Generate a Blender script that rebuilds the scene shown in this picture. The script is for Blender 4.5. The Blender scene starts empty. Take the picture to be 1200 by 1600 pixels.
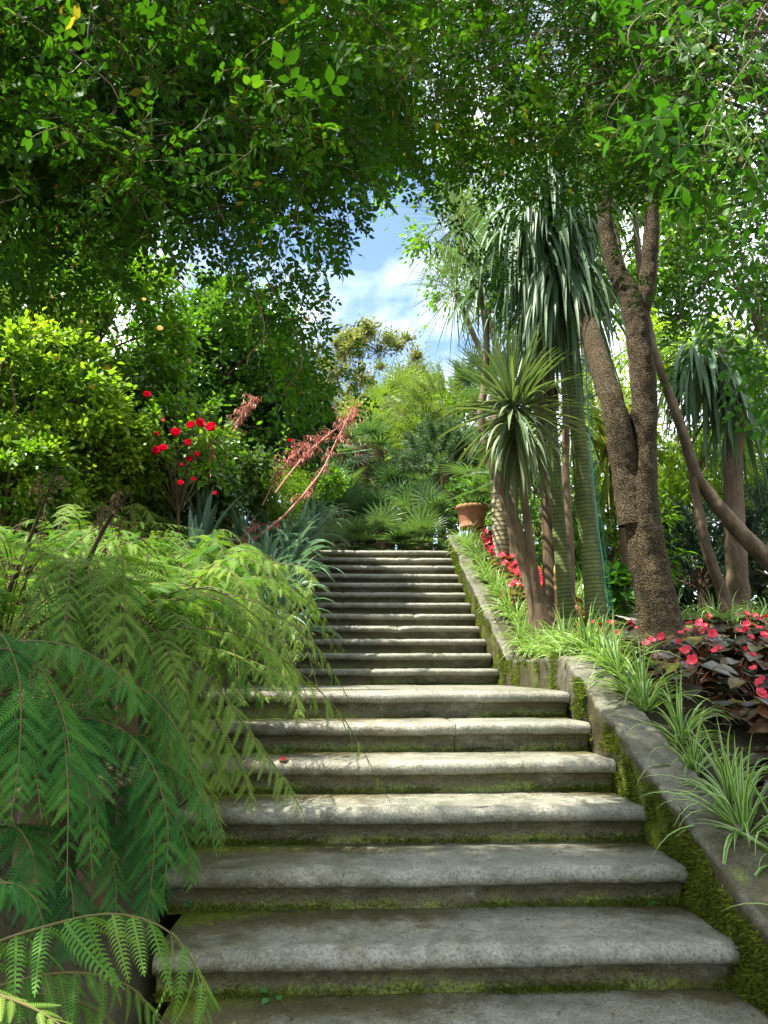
import bpy, math, random
import numpy as np
from mathutils import noise as mnoise, Vector

# ------------------------------------------------------------------ camera, sky, sun, exposure
scene = bpy.context.scene
F_PX, PITCH, YAW, EYE = 1150.0, 0.219, 0.045, 0.984
cam_d = bpy.data.cameras.new('camera'); cam = bpy.data.objects.new('camera', cam_d)
scene.collection.objects.link(cam); scene.camera = cam
cam.location = (0, 0, EYE); cam.rotation_euler = (math.pi/2 + PITCH, 0, -YAW)
cam_d.sensor_fit = 'VERTICAL'; cam_d.sensor_height = 24.0; cam_d.lens = 24.0*F_PX/1600.0
cam_d.clip_start = 0.02; cam_d.clip_end = 2000
SUN = np.array([-0.40, -0.10, 0.90]); SUN = SUN/np.linalg.norm(SUN)
SUN_EL = math.asin(SUN[2]); SUN_AZ = math.atan2(SUN[0], SUN[1])
w = bpy.data.worlds.new('World'); scene.world = w; w.use_nodes = True
nt = w.node_tree; nt.nodes.clear()
def wn(t, **k):
    n = nt.nodes.new(t)
    for a, b in k.items(): setattr(n, a, b)
    return n
sky = wn('ShaderNodeTexSky', sky_type='NISHITA', sun_disc=False, sun_elevation=SUN_EL, sun_rotation=SUN_AZ)
sky.ozone_density = 3.0
bg1 = wn('ShaderNodeBackground'); bg1.inputs[1].default_value = 0.075
bg2 = wn('ShaderNodeBackground'); bg2.inputs[0].default_value = (0.92, 0.96, 1.0, 1); bg2.inputs[1].default_value = 0.6
tc = wn('ShaderNodeTexCoord'); mp = wn('ShaderNodeMapping'); mp.inputs['Location'].default_value = (0.35, 0.1, 0.62)
mp.inputs['Scale'].default_value = (1, 1, 1.7)
nz = wn('ShaderNodeTexNoise'); nz.inputs['Scale'].default_value = 3.1; nz.inputs['Detail'].default_value = 8; nz.inputs['Roughness'].default_value = 0.52
cr = wn('ShaderNodeValToRGB'); cr.color_ramp.elements[0].position = 0.34; cr.color_ramp.elements[1].position = 0.56
mx = wn('ShaderNodeMixShader'); wo = wn('ShaderNodeOutputWorld')
L = nt.links.new
L(tc.outputs['Generated'], mp.inputs[0]); L(mp.outputs[0], nz.inputs[0]); 
hole = Vector((-0.03, 0.86, 0.50)).normalized()   # a break in the cloud over the head of the stairs
nd = wn('ShaderNodeVectorMath', operation='NORMALIZE'); dt = wn('ShaderNodeVectorMath', operation='DOT_PRODUCT'); dt.inputs[1].default_value = hole
mr_ = wn('ShaderNodeMapRange'); mr_.inputs[1].default_value = 0.962; mr_.inputs[2].default_value = 0.999; mr_.inputs[4].default_value = 0.19
sb_ = wn('ShaderNodeMath', operation='SUBTRACT'); L(tc.outputs['Generated'], nd.inputs[0]); L(nd.outputs[0], dt.inputs[0]); L(dt.outputs['Value'], mr_.inputs[0])
L(nz.outputs[0], sb_.inputs[0]); L(mr_.outputs[0], sb_.inputs[1]); L(sb_.outputs[0], cr.inputs[0]); L(cr.outputs[0], mx.inputs[0])
L(sky.outputs[0], bg1.inputs[0]); L(bg1.outputs[0], mx.inputs[1]); L(bg2.outputs[0], mx.inputs[2]); L(mx.outputs[0], wo.inputs[0])
sun_d = bpy.data.lights.new('sun', 'SUN'); sun_o = bpy.data.objects.new('sun', sun_d); scene.collection.objects.link(sun_o)
sun_d.energy = 3.6; sun_d.angle = math.radians(0.6); sun_d.color = (1.0, 0.95, 0.85)
sun_o.rotation_euler = Vector(tuple(SUN)).to_track_quat('Z', 'Y').to_euler()
scene.view_settings.view_transform = 'Standard'; scene.view_settings.look = 'None'
scene.view_settings.exposure = 2.3; scene.view_settings.gamma = 1.0
scene.cycles.max_bounces = 7; scene.cycles.diffuse_bounces = 4; scene.cycles.transmission_bounces = 4
scene.cycles.glossy_bounces = 2; scene.cycles.sample_clamp_indirect = 4.0

# ------------------------------------------------------------------ helpers
R = np.random.default_rng(11)
random.seed(5)
def ray(px, py):
    a = (px-600)/F_PX; b = (800-py)/F_PX
    y = math.cos(PITCH)-b*math.sin(PITCH); z = math.sin(PITCH)+b*math.cos(PITCH)
    return np.array([a*math.cos(YAW)+y*math.sin(YAW), -a*math.sin(YAW)+y*math.cos(YAW), z])
def P(px, py, Y):
    """world point seen at picture position px,py standing at depth Y"""
    r = ray(px, py); t = Y/r[1]; return r*t + np.array([0, 0, EYE])
def PP(px, py, Y):
    px = np.asarray(px, float); py = np.asarray(py, float); Y = np.asarray(Y, float)
    a = (px-600)/F_PX; b = (800-py)/F_PX
    y = math.cos(PITCH)-b*math.sin(PITCH); z = math.sin(PITCH)+b*math.cos(PITCH)
    X = a*math.cos(YAW)+y*math.sin(YAW); YY = -a*math.sin(YAW)+y*math.cos(YAW)
    t = Y/YY
    return np.stack([X*t, Y, z*t+EYE], -1)
def pxm(Y, n=1.0): return n*Y/F_PX     # metres covered by n pixels at depth Y
def unit(v):
    v = np.asarray(v, float); return v/np.maximum(np.linalg.norm(v, axis=-1, keepdims=True), 1e-9)

class G:
    """collects geometry in world coordinates; build() links it as ONE mesh object"""
    def __init__(s): s.V = []; s.T = []; s.Q = []; s.t = []; s.a = []; s.n = 0
    def add(s, V, T=None, Q=None, tint=0.5, ac=0.0):
        V = np.asarray(V, float).reshape(-1, 3); m = len(V)
        s.V.append(V); s.t.append(np.broadcast_to(np.asarray(tint, float), (m,)).copy()); s.a.append(np.broadcast_to(np.asarray(ac, float), (m,)).copy())
        if T is not None and len(T): s.T.append(np.asarray(T, int)+s.n)
        if Q is not None and len(Q): s.Q.append(np.asarray(Q, int)+s.n)
        s.n += m
    def tmpl(s):
        return (np.concatenate(s.V), np.concatenate(s.T) if s.T else np.zeros((0, 3), int), np.concatenate(s.Q) if s.Q else np.zeros((0, 4), int), np.concatenate(s.t), np.concatenate(s.a))
    def scatter(s, tm, pos, d, n, sc, tint=0.0):
        V, T, Q, t, a = tm
        pos = np.asarray(pos, float).reshape(-1, 3); N = len(pos)
        if N == 0: return
        d = unit(np.broadcast_to(d, (N, 3))); n = np.broadcast_to(n, (N, 3))
        x = unit(np.cross(d, n)); z = np.cross(x, d)
        sc = np.asarray(sc, float)
        if sc.ndim < 2: sc = np.repeat(np.broadcast_to(sc, (N,))[:, None], 3, 1)
        M = np.stack([x, d, z], 1)*sc[:, :, None]
        W = np.einsum('vk,nkj->nvj', V, M)+pos[:, None, :]
        off = (np.arange(N)*len(V))[:, None, None]
        tt = (t[None, :]+np.broadcast_to(np.asarray(tint, float), (N,))[:, None]).ravel()
        s.add(W.reshape(-1, 3), (T[None]+off).reshape(-1, 3) if len(T) else None, (Q[None]+off).reshape(-1, 4) if len(Q) else None, tt, np.tile(a, N))
    def build(s, name, mat, parent=None, origin=(0, 0, 0), smooth=False):
        V, T, Q, t, a = s.tmpl()
        if parent is not None: origin = parent['_base']
        V = V-np.asarray(list(origin), float)
        me = bpy.data.meshes.new(name)
        nl = T.size+Q.size; npoly = len(T)+len(Q)
        me.vertices.add(len(V)); me.loops.add(nl); me.polygons.add(npoly)
        me.vertices.foreach_set('co', V.astype(np.float32).ravel())
        me.loops.foreach_set('vertex_index', np.concatenate([T.ravel(), Q.ravel()]).astype(np.int32))
        st = np.concatenate([np.arange(len(T))*3, T.size+np.arange(len(Q))*4]).astype(np.int32)
        me.polygons.foreach_set('loop_start', st)
        if smooth: me.polygons.foreach_set('use_smooth', np.ones(npoly, bool))
        at = me.attributes.new('tint', 'FLOAT', 'POINT'); at.data.foreach_set('value', t.astype(np.float32))
        at = me.attributes.new('across', 'FLOAT', 'POINT'); at.data.foreach_set('value', a.astype(np.float32))
        me.update(calc_edges=True); me.materials.append(mat)
        o = bpy.data.objects.new(name, me); scene.collection.objects.link(o)
        if parent is not None: o.parent = parent
        else: o.location = tuple(float(v) for v in origin)
        return o

def tag(o, label, cat, group=None, kind=None):
    if label: o['label'] = label
    if cat: o['category'] = cat
    if group: o['group'] = group
    if kind: o['kind'] = kind
    return o
def thing(name, label, cat, loc, group=None):
    o = bpy.data.objects.new(name, None); scene.collection.objects.link(o)
    o.empty_display_size = 0.1
    o.location = tuple(float(v) for v in loc); o['_base'] = [float(v) for v in loc]
    return tag(o, label, cat, group)
def copy_thing(root, loc, rotz, sc=1.0, label=None):
    r = root.copy(); scene.collection.objects.link(r)
    r.location = tuple(float(v) for v in loc); r.rotation_euler = (0, 0, rotz); r.scale = (sc, sc, sc)
    if label: r['label'] = label
    for ch in list(root.children):
        c = ch.copy(); scene.collection.objects.link(c); c.parent = r
    return r
def sm(a, b, x):
    t = np.clip((np.asarray(x, float)-a)/(b-a), 0, 1); return t*t*(3-2*t)
def n3(p, s=1.0): return mnoise.noise(Vector((float(p[0])*s, float(p[1])*s, float(p[2])*s)))

def curve(pts, n):
    """smooth curve (Catmull-Rom) through control points, n samples"""
    p = np.asarray(pts, float); m = len(p)
    q = np.vstack([2*p[0]-p[1], p, 2*p[-1]-p[-2]])
    u = np.linspace(0, m-1, n); i = np.minimum(u.astype(int), m-2); f = (u-i)[:, None]
    a, b, c, d = q[i], q[i+1], q[i+2], q[i+3]
    return 0.5*((2*b)+(-a+c)*f+(2*a-5*b+4*c-d)*f**2+(-a+3*b-3*c+d)*f**3)
def tube(g, pts, rad, sides=8, n=None, rough=0.0, rscale=8.0, ring=None, tint=0.5, cap=True):
    n = n or max(6, len(pts)*6)
    c = curve(pts, n); r = np.interp(np.linspace(0, 1, n), np.linspace(0, 1, len(rad)), rad)
    tg = unit(np.gradient(c, axis=0))
    ref = np.array([0.0, 1, 0.1]) if abs(tg[:, 2]).mean() > 0.6 else np.array([0, 0.1, 1.0])
    u = unit(np.cross(tg, ref)); v = np.cross(tg, u)
    s = np.concatenate([[0], np.cumsum(np.linalg.norm(np.diff(c, axis=0), axis=1))])
    ang = np.linspace(0, 2*math.pi, sides, endpoint=False)
    rr = np.repeat(r[:, None], sides, 1)
    if ring is not None: rr = rr*(1+ring[1]*((s/ring[0]) % 1.0-0.5))[:, None]
    dirs = np.cos(ang)[None, :, None]*u[:, None, :]+np.sin(ang)[None, :, None]*v[:, None, :]
    if rough > 0:
        for i in range(n):
            for j in range(sides):
                q = c[i]+dirs[i, j]*r[i]
                rr[i, j] += rough*(n3(q, rscale)+0.6*n3(q, rscale*2.7))
    V = c[:, None, :]+dirs*rr[:, :, None]
    i, j = np.meshgrid(np.arange(n-1), np.arange(sides), indexing='ij')
    j2 = (j+1) % sides
    Q = np.stack([i*sides+j, i*sides+j2, (i+1)*sides+j2, (i+1)*sides+j], -1).reshape(-1, 4)
    g.add(V.reshape(-1, 3), None, Q, tint, np.repeat(s, sides))
    if cap:
        V2 = np.vstack([c[-1][None], V[-1]]); T = [[0, 1+k, 1+(k+1) % sides] for k in range(sides)]
        g.add(V2, T, None, tint, s[-1])

def strips(g, pos, d, length, width, droop, segs=8, fold=0.25, tint=0.5, prof='sword', up=(0, 0, 1), stiff=0.0):
    """many arching blades at once; droop bends them towards the ground"""
    pos = np.asarray(pos, float); N = len(pos); d = unit(d)
    length = np.broadcast_to(length, (N,)); width = np.broadcast_to(width, (N,)); droop = np.broadcast_to(droop, (N,))
    side = unit(np.cross(d, np.broadcast_to(up, (N, 3)))+R.normal(0, 0.08, (N, 3)))
    rows = []; acs = []
    p = pos.copy(); dd = d.copy()
    for i in range(segs+1):
        u = i/segs
        if prof == 'sword': wv = min(1, 0.55+1.8*u)*(1-max(0, (u-0.35)/0.65)**1.7)
        elif prof == 'grass': wv = min(1, 0.6+2*u)*(1-u**2.2)
        elif prof == 'agave': wv = (0.6+1.2*u if u < 0.35 else 1.02)*(1-max(0, (u-0.4)/0.6)**2.2)
        else: wv = 1-u
        wv = max(wv, 0.02)
        nn = unit(np.cross(side, dd))
        hw = (width*wv*0.5)[:, None]
        rows += [p-side*hw+nn*hw*fold, p-nn*hw*fold*0.5, p+side*hw+nn*hw*fold]
        acs += [-1.0, 0.0, 1.0]
        p = p+dd*(length/segs)[:, None]
        g_ = droop*(0.25+1.5*max(0, u-stiff))/segs
        dd = unit(dd+np.array([0, 0, -1.0])*g_[:, None]*2.2)
    V = np.stack(rows, 1); m = V.shape[1]
    q = []
    for i in range(segs):
        b = i*3; q += [[b, b+1, b+4, b+3], [b+1, b+2, b+5, b+4]]
    q = np.array(q); off = (np.arange(N)*m)[:, None, None]
    g.add(V.reshape(-1, 3), None, (q[None]+off).reshape(-1, 4), np.repeat(np.broadcast_to(tint, (N,)), m), np.tile(acs, N))

def leaf_t(wd=0.55, fold=0.18, curl=0.12, lance=False):
    """an eight-face leaf along +Y"""
    a, b = (0.38, 0.66) if not lance else (0.3, 0.6)
    wa, wb = (wd*0.5, wd*0.4) if not lance else (wd*0.46, wd*0.38)
    V = [[0, 0, 0], [-wa, a, fold*wa-curl*a*a], [0, a, -curl*a*a], [wa, a, fold*wa-curl*a*a],
         [-wb, b, fold*wb-curl*b*b], [0, b, -curl*b*b], [wb, b, fold*wb-curl*b*b], [0, 1, -curl]]
    T = [[0, 2, 1], [0, 3, 2], [4, 5, 7], [5, 6, 7]]; Q = [[1, 2, 5, 4], [2, 3, 6, 5]]
    return (np.array(V, float), np.array(T), np.array(Q), np.zeros(8), np.array([0, -1, 0, 1, -1, 0, 1, 0.]))
def leaf_s(wd=0.5, fold=0.2):
    V = [[0, 0, 0], [-wd/2, 0.45, fold*wd/2], [0, 1, -0.08], [wd/2, 0.45, fold*wd/2]]
    return (np.array(V, float), np.array([[0, 2, 1], [0, 3, 2]]), np.zeros((0, 4), int), np.zeros(4), np.array([0, -1, 0, 1.]))
LEAF = leaf_t(); LEAF_W = leaf_t(0.8, 0.15, 0.2); LANCE = leaf_t(0.3, 0.25, 0.18, True); SMALL = leaf_s(); NARROW = leaf_s(0.22)

def pinnate(nl=3, ll=0.045, lw=1.0, L_=0.12):
    g = G()
    for k in range(nl):
        y = L_*(0.3+0.6*k/max(1, nl-1)) if nl > 1 else L_*0.5
        for sg in (-1, 1):
            g.scatter(LEAF, [[0, y, -0.3*y*y/L_]], [[sg*1.0, 0.55+R.normal(0, .12), R.normal(0, .15)]], [[R.normal(0, .15), R.normal(0, .15), 1]], ll*(0.7+0.5*R.random()), R.normal(0, 0.09)+(0.55 if R.random() < 0.015 else 0))
    g.scatter(LEAF, [[0, L_, -0.3*L_]], [[0, 1, -0.4]], [[0, 0.4, 1]], ll*1.1, 0)
    tube(g, [[0, 0, 0], [0, L_*0.6, -0.12*L_], [0, L_, -0.3*L_]], [0.0012, 0.0007], 3, 4, cap=False)
    return g.tmpl()
def spray(nleaf=7, L_=0.3, ll=0.042, hang=0.6, dense=1.0):
    """a leafy twig along +Y, its leaves pinnate"""
    g = G(); ps = [pinnate(random.choice([2, 3, 3]), ll, 1, 0.11) for _ in range(3)]
    w1, w2 = R.normal(0, 0.03, 2)
    pts = np.array([[0, 0, 0], [w1, L_*0.35, 0.01], [w2, L_*0.7, -0.01], [w1*0.5, L_, -0.04]])
    c = curve(pts, 30)
    tube(g, pts, [0.0025, 0.0018, 0.0009], 3, 8, cap=False, tint=-5)
    for k in range(nleaf):
        u = (k+0.6)/nleaf; q = c[int(u*29)]; an = k*2.4+R.normal(0, .4)
        d = np.array([math.cos(an), 0.55, math.sin(an)*0.8])
        g.scatter(ps[k % 3], [q], [d], [[R.normal(0, .5), -0.6, 0.9*math.copysign(1, 1)]], 0.85+0.3*R.random(), R.normal(0, 0.05))
    g.scatter(ps[0], [c[-1]], [[0, 1, -.2]], [[0, 0.2, 1]], 0.8)
    return g.tmpl()

# ------------------------------------------------------------------ materials
def newmat(name):
    m = bpy.data.materials.new(name); m.use_nodes = True; m.node_tree.nodes.clear(); return m
class NB:
    def __init__(s, m): s.t = m.node_tree
    def n(s, ty, **k):
        x = s.t.nodes.new(ty)
        for a, b in k.items(): setattr(x, a, b)
        return x
    def l(s, a, b): s.t.links.new(a, b)
def ramp(nb, fac, stops):
    r = nb.n('ShaderNodeValToRGB'); e = r.color_ramp.elements
    while len(e) < len(stops): e.new(0.5)
    for i, (p, c) in enumerate(stops): e[i].position = p; e[i].color = (c[0], c[1], c[2], 1)
    nb.l(fac, r.inputs[0]); return r.outputs[0]
def leafmat(name, stops, trans=0.35, rough=0.42, spec=0.4, tcol=(1.25, 1.35, 0.5), stem=(0.06, 0.05, 0.025), edge=None, mottled=0.25):
    """leaf: glossy front plus light shining through; tint attribute picks the leaf's own green"""
    m = newmat(name); nb = NB(m)
    at = nb.n('ShaderNodeAttribute', attribute_name='tint')
    no = nb.n('ShaderNodeTexNoise'); no.inputs['Scale'].default_value = 3.5; no.inputs['Detail'].default_value = 3
    geo = nb.n('ShaderNodeNewGeometry'); nb.l(geo.outputs['Position'], no.inputs['Vector'])
    ma = nb.n('ShaderNodeMath', operation='MULTIPLY_ADD'); nb.l(no.outputs[0], ma.inputs[0]); ma.inputs[1].default_value = mottled*2; 
    ad = nb.n('ShaderNodeMath', operation='SUBTRACT'); nb.l(at.outputs['Fac'], ad.inputs[0]); ad.inputs[1].default_value = mottled
    nb.l(ad.outputs[0], ma.inputs[2])
    col = ramp(nb, ma.outputs[0], stops)
    if edge:   # pale stripes along the blade
        ac = nb.n('ShaderNodeAttribute', attribute_name='across'); ab = nb.n('ShaderNodeMath', operation='ABSOLUTE'); nb.l(ac.outputs['Fac'], ab.inputs[0])
        gt = nb.n('ShaderNodeMapRange'); gt.inputs[1].default_value = edge[1]; gt.inputs[2].default_value = edge[1]+0.12; nb.l(ab.outputs[0], gt.inputs[0])
        mc = nb.n('ShaderNodeMix', data_type='RGBA'); nb.l(gt.outputs[0], mc.inputs[0]); nb.l(col, mc.inputs[6]); mc.inputs[7].default_value = (*edge[0], 1); col = mc.outputs[2]
    # stems in the same mesh carry a strongly negative tint
    lt = nb.n('ShaderNodeMath', operation='LESS_THAN'); nb.l(at.outputs['Fac'], lt.inputs[0]); lt.inputs[1].default_value = -1.5
    ms = nb.n('ShaderNodeMix', data_type='RGBA'); nb.l(lt.outputs[0], ms.inputs[0]); nb.l(col, ms.inputs[6]); ms.inputs[7].default_value = (*stem, 1)
    pb = nb.n('ShaderNodeBsdfPrincipled'); nb.l(ms.outputs[2], pb.inputs['Base Color']); pb.inputs['Roughness'].default_value = rough
    pb.inputs['Specular IOR Level'].default_value = spec
    tr = nb.n('ShaderNodeBsdfTranslucent'); mu = nb.n('ShaderNodeMix', data_type='RGBA', blend_type='MULTIPLY'); mu.inputs[0].default_value = 1.0
    nb.l(ms.outputs[2], mu.inputs[6]); mu.inputs[7].default_value = (*tcol, 1); nb.l(mu.outputs[2], tr.inputs[0])
    mxs = nb.n('ShaderNodeMixShader')
    tf = nb.n('ShaderNodeMath', operation='MULTIPLY'); iv = nb.n('ShaderNodeMath', operation='SUBTRACT'); iv.inputs[0].default_value = 1; nb.l(lt.outputs[0], iv.inputs[1]); nb.l(iv.outputs[0], tf.inputs[0]); tf.inputs[1].default_value = trans
    nb.l(tf.outputs[0], mxs.inputs[0])
    nb.l(pb.outputs[0], mxs.inputs[1]); nb.l(tr.outputs[0], mxs.inputs[2])
    o = nb.n('ShaderNodeOutputMaterial'); nb.l(mxs.outputs[0], o.inputs[0]); return m
def solid(name, stops, scale=10, rough=0.8, bump=0.3, bscale=None, bdist=0.01, stretch=(1, 1, 1), spec=0.3, ringf=None, ringcol=(0.03, 0.04, 0.015), voro=False):
    m = newmat(name); nb = NB(m)
    tcn = nb.n('ShaderNodeTexCoord'); mp_ = nb.n('ShaderNodeMapping'); mp_.inputs['Scale'].default_value = stretch; nb.l(tcn.outputs['Object'], mp_.inputs[0])
    no = nb.n('ShaderNodeTexNoise'); no.inputs['Scale'].default_value = scale; no.inputs['Detail'].default_value = 8; no.inputs['Roughness'].default_value = 0.65
    nb.l(mp_.outputs[0], no.inputs['Vector'])
    col = ramp(nb, no.outputs[0], stops)
    pb = nb.n('ShaderNodeBsdfPrincipled'); pb.inputs['Roughness'].default_value = rough; pb.inputs['Specular IOR Level'].default_value = spec
    h = None
    if voro:
        vo = nb.n('ShaderNodeTexVoronoi', feature='F1'); vo.inputs['Scale'].default_value = bscale or scale*4; nb.l(mp_.outputs[0], vo.inputs['Vector'])
        n2 = nb.n('ShaderNodeTexNoise'); n2.inputs['Scale'].default_value = (bscale or scale*4)*1.5; n2.inputs['Detail'].default_value = 6; nb.l(mp_.outputs[0], n2.inputs['Vector'])
        av = nb.n('ShaderNodeMath', operation='ADD'); nb.l(vo.outputs['Distance'], av.inputs[0]); nb.l(n2.outputs[0], av.inputs[1]); h = av.outputs[0]
        mr = nb.n('ShaderNodeMapRange'); mr.inputs[1].default_value = 0.55; mr.inputs[2].default_value = 1.1; nb.l(h, mr.inputs[0])
        mc = nb.n('ShaderNodeMix', data_type='RGBA'); nb.l(mr.outputs[0], mc.inputs[0]); nb.l(col, mc.inputs[6])
        mc.inputs[7].default_value = tuple(0.35*v for v in stops[0][1])+(1,); col = mc.outputs[2]
    else:
        n2 = nb.n('ShaderNodeTexNoise'); n2.inputs['Scale'].default_value = bscale or scale*4; n2.inputs['Detail'].default_value = 6; nb.l(mp_.outputs[0], n2.inputs['Vector']); h = n2.outputs[0]
    if ringf:
        at = nb.n('ShaderNodeAttribute', attribute_name='across'); dv = nb.n('ShaderNodeMath', operation='DIVIDE'); nb.l(at.outputs['Fac'], dv.inputs[0]); dv.inputs[1].default_value = ringf
        nw = nb.n('ShaderNodeMath', operation='MULTIPLY_ADD'); nb.l(no.outputs[0], nw.inputs[0]); nw.inputs[1].default_value = 0.9; nb.l(dv.outputs[0], nw.inputs[2])
        fr = nb.n('ShaderNodeMath', operation='FRACT'); nb.l(nw.outputs[0], fr.inputs[0])
        lt = nb.n('ShaderNodeMapRange'); lt.inputs[1].default_value = 0.32; lt.inputs[2].default_value = 0.12; nb.l(fr.outputs[0], lt.inputs[0])
        mc = nb.n('ShaderNodeMix', data_type='RGBA'); nb.l(lt.outputs[0], mc.inputs[0]); nb.l(col, mc.inputs[6]); mc.inputs[7].default_value = (*ringcol, 1); col = mc.outputs[2]
    nb.l(col, pb.inputs['Base Color'])
    bp = nb.n('ShaderNodeBump'); bp.inputs['Strength'].default_value = bump; bp.inputs['Distance'].default_value = bdist; nb.l(h, bp.inputs['Height']); nb.l(bp.outputs[0], pb.inputs['Normal'])
    o = nb.n('ShaderNodeOutputMaterial'); nb.l(pb.outputs[0], o.inputs[0]); return m
def stonemat(name, lo, hi, mossy=0.5, riser=False):
    """weathered granite with lichen speckle; moss stains follow a noise of their own"""
    m = newmat(name); nb = NB(m)
    tcn = nb.n('ShaderNodeTexCoord')
    def noi(s, d=8, r=0.6):
        x = nb.n('ShaderNodeTexNoise'); x.inputs['Scale'].default_value = s; x.inputs['Detail'].default_value = d; x.inputs['Roughness'].default_value = r; nb.l(tcn.outputs['Object'], x.inputs['Vector']); return x.outputs[0]
    big = noi(2.6); fine = noi(90, 4, 0.7); mid = noi(14, 8, 0.65)
    c1 = ramp(nb, mid, [(0.15, lo), (0.8, hi)])
    sp = ramp(nb, fine, [(0.36, (0.5, 0.5, 0.5)), (0.5, (0.95, 0.95, 0.95)), (0.64, (1.18, 1.18, 1.15))])
    mu = nb.n('ShaderNodeMix', data_type='RGBA', blend_type='MULTIPLY'); mu.inputs[0].default_value = 1; nb.l(c1, mu.inputs[6]); nb.l(sp, mu.inputs[7])
    bs = ramp(nb, big, [(0.35, (0.72, 0.76, 0.66)), (0.65, (1.1, 1.08, 1.0))])
    mu2 = nb.n('ShaderNodeMix', data_type='RGBA', blend_type='MULTIPLY'); mu2.inputs[0].default_value = 1; nb.l(mu.outputs[2], mu2.inputs[6]); nb.l(bs, mu2.inputs[7])
    # moss weight: vertex attribute 'tint' (where moss grows) broken up by noise
    at = nb.n('ShaderNodeAttribute', attribute_name='tint')
    nm = noi(9, 8, 0.7)
    ad = nb.n('ShaderNodeMath', operation='ADD'); nb.l(at.outputs['Fac'], ad.inputs[0]); nb.l(nm, ad.inputs[1])
    mr = nb.n('ShaderNodeMapRange'); mr.inputs[1].default_value = 1.0; mr.inputs[2].default_value = 1.25; nb.l(ad.outputs[0], mr.inputs[0])
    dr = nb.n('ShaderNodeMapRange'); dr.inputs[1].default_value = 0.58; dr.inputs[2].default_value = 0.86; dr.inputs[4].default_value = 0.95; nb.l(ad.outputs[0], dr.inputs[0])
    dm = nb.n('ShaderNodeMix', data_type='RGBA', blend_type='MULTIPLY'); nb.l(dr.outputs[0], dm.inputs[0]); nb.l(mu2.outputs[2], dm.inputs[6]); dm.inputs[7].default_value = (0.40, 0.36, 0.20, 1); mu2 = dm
    mg = ramp(nb, fine, [(0.35, (0.03, 0.045, 0.006)), (0.6, (0.16, 0.2, 0.018))])
    mc = nb.n('ShaderNodeMix', data_type='RGBA'); nb.l(mr.outputs[0], mc.inputs[0]); nb.l(mu2.outputs[2], mc.inputs[6]); nb.l(mg, mc.inputs[7])
    pb = nb.n('ShaderNodeBsdfPrincipled'); nb.l(mc.outputs[2], pb.inputs['Base Color']); pb.inputs['Roughness'].default_value = 0.55; pb.inputs['Specular IOR Level'].default_value = 0.5
    rr = nb.n('ShaderNodeMapRange'); rr.inputs[3].default_value = 0.3; rr.inputs[4].default_value = 0.62; nb.l(mid, rr.inputs[0]); nb.l(rr.outputs[0], pb.inputs['Roughness'])
    hh = nb.n('ShaderNodeMath', operation='MULTIPLY_ADD'); nb.l(mid, hh.inputs[0]); hh.inputs[1].default_value = 1.4; nb.l(fine, hh.inputs[2])
    bp = nb.n('ShaderNodeBump'); bp.inputs['Strength'].default_value = 0.75; bp.inputs['Distance'].default_value = 0.006; nb.l(hh.outputs[0], bp.inputs['Height']); nb.l(bp.outputs[0], pb.inputs['Normal'])
    o = nb.n('ShaderNodeOutputMaterial'); nb.l(pb.outputs[0], o.inputs[0]); return m

M = {}
gr = lambda *a: [(0.0, a[0]), (0.5, a[1]), (1.0, a[2])]
M['canopy'] = leafmat('canopy_leaf', [(0, (0.014, 0.045, 0.004)), (0.5, (0.034, 0.1, 0.006)), (0.88, (0.085, 0.17, 0.01)), (0.97, (0.25, 0.2, 0.02))], 0.52, 0.6, 0.12)
M['climber'] = leafmat('climber_leaf', gr((0.016, 0.06, 0.006), (0.042, 0.135, 0.01), (0.11, 0.23, 0.015)), 0.45, 0.5, 0.25)
M['bud'] = leafmat('bud', gr((0.09, 0.2, 0.03), (0.18, 0.3, 0.07), (0.36, 0.28, 0.13)), 0.2)
M['hedge'] = leafmat('bright_leaf', gr((0.04, 0.12, 0.008), (0.11, 0.23, 0.015), (0.26, 0.34, 0.03)), 0.45, 0.45)
M['lime'] = leafmat('lime_leaf', gr((0.08, 0.16, 0.014), (0.15, 0.26, 0.02), (0.26, 0.36, 0.04)), 0.55, 0.45)
M['citrus'] = leafmat('citrus_leaf', gr((0.018, 0.065, 0.008), (0.045, 0.13, 0.012), (0.12, 0.24, 0.02)), 0.33, 0.3, 0.5)
M['ivy'] = leafmat('ivy_leaf', gr((0.016, 0.05, 0.014), (0.045, 0.105, 0.025), (0.11, 0.19, 0.05)), 0.25, 0.35, 0.5)
M['olive'] = leafmat('grey_leaf', gr((0.10, 0.12, 0.05), (0.17, 0.19, 0.075), (0.3, 0.28, 0.1)), 0.35, 0.5)
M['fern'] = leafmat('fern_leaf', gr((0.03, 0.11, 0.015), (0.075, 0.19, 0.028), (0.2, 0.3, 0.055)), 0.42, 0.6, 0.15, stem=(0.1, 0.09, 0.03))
M['fern_shaded'] = leafmat('fern_leaf_painted_shade', gr((0.010, 0.055, 0.012), (0.024, 0.11, 0.018), (0.08, 0.21, 0.025)), 0.28, 0.6, 0.15, stem=(0.1, 0.09, 0.03))  # shaded copy of the fern leaf: shade put into darker greens
M['spider'] = leafmat('striped_blade', gr((0.035, 0.13, 0.01), (0.07, 0.2, 0.02), (0.14, 0.28, 0.03)), 0.3, 0.4, 0.4, edge=((0.36, 0.45, 0.2), 0.52), mottled=0.1)
M['sword'] = leafmat('sword_blade', gr((0.055, 0.11, 0.06), (0.11, 0.18, 0.1), (0.2, 0.28, 0.16)), 0.25, 0.5, 0.25, tcol=(1.2, 1.4, 0.6), stem=(0.15, 0.1, 0.05), mottled=0.1)
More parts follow.
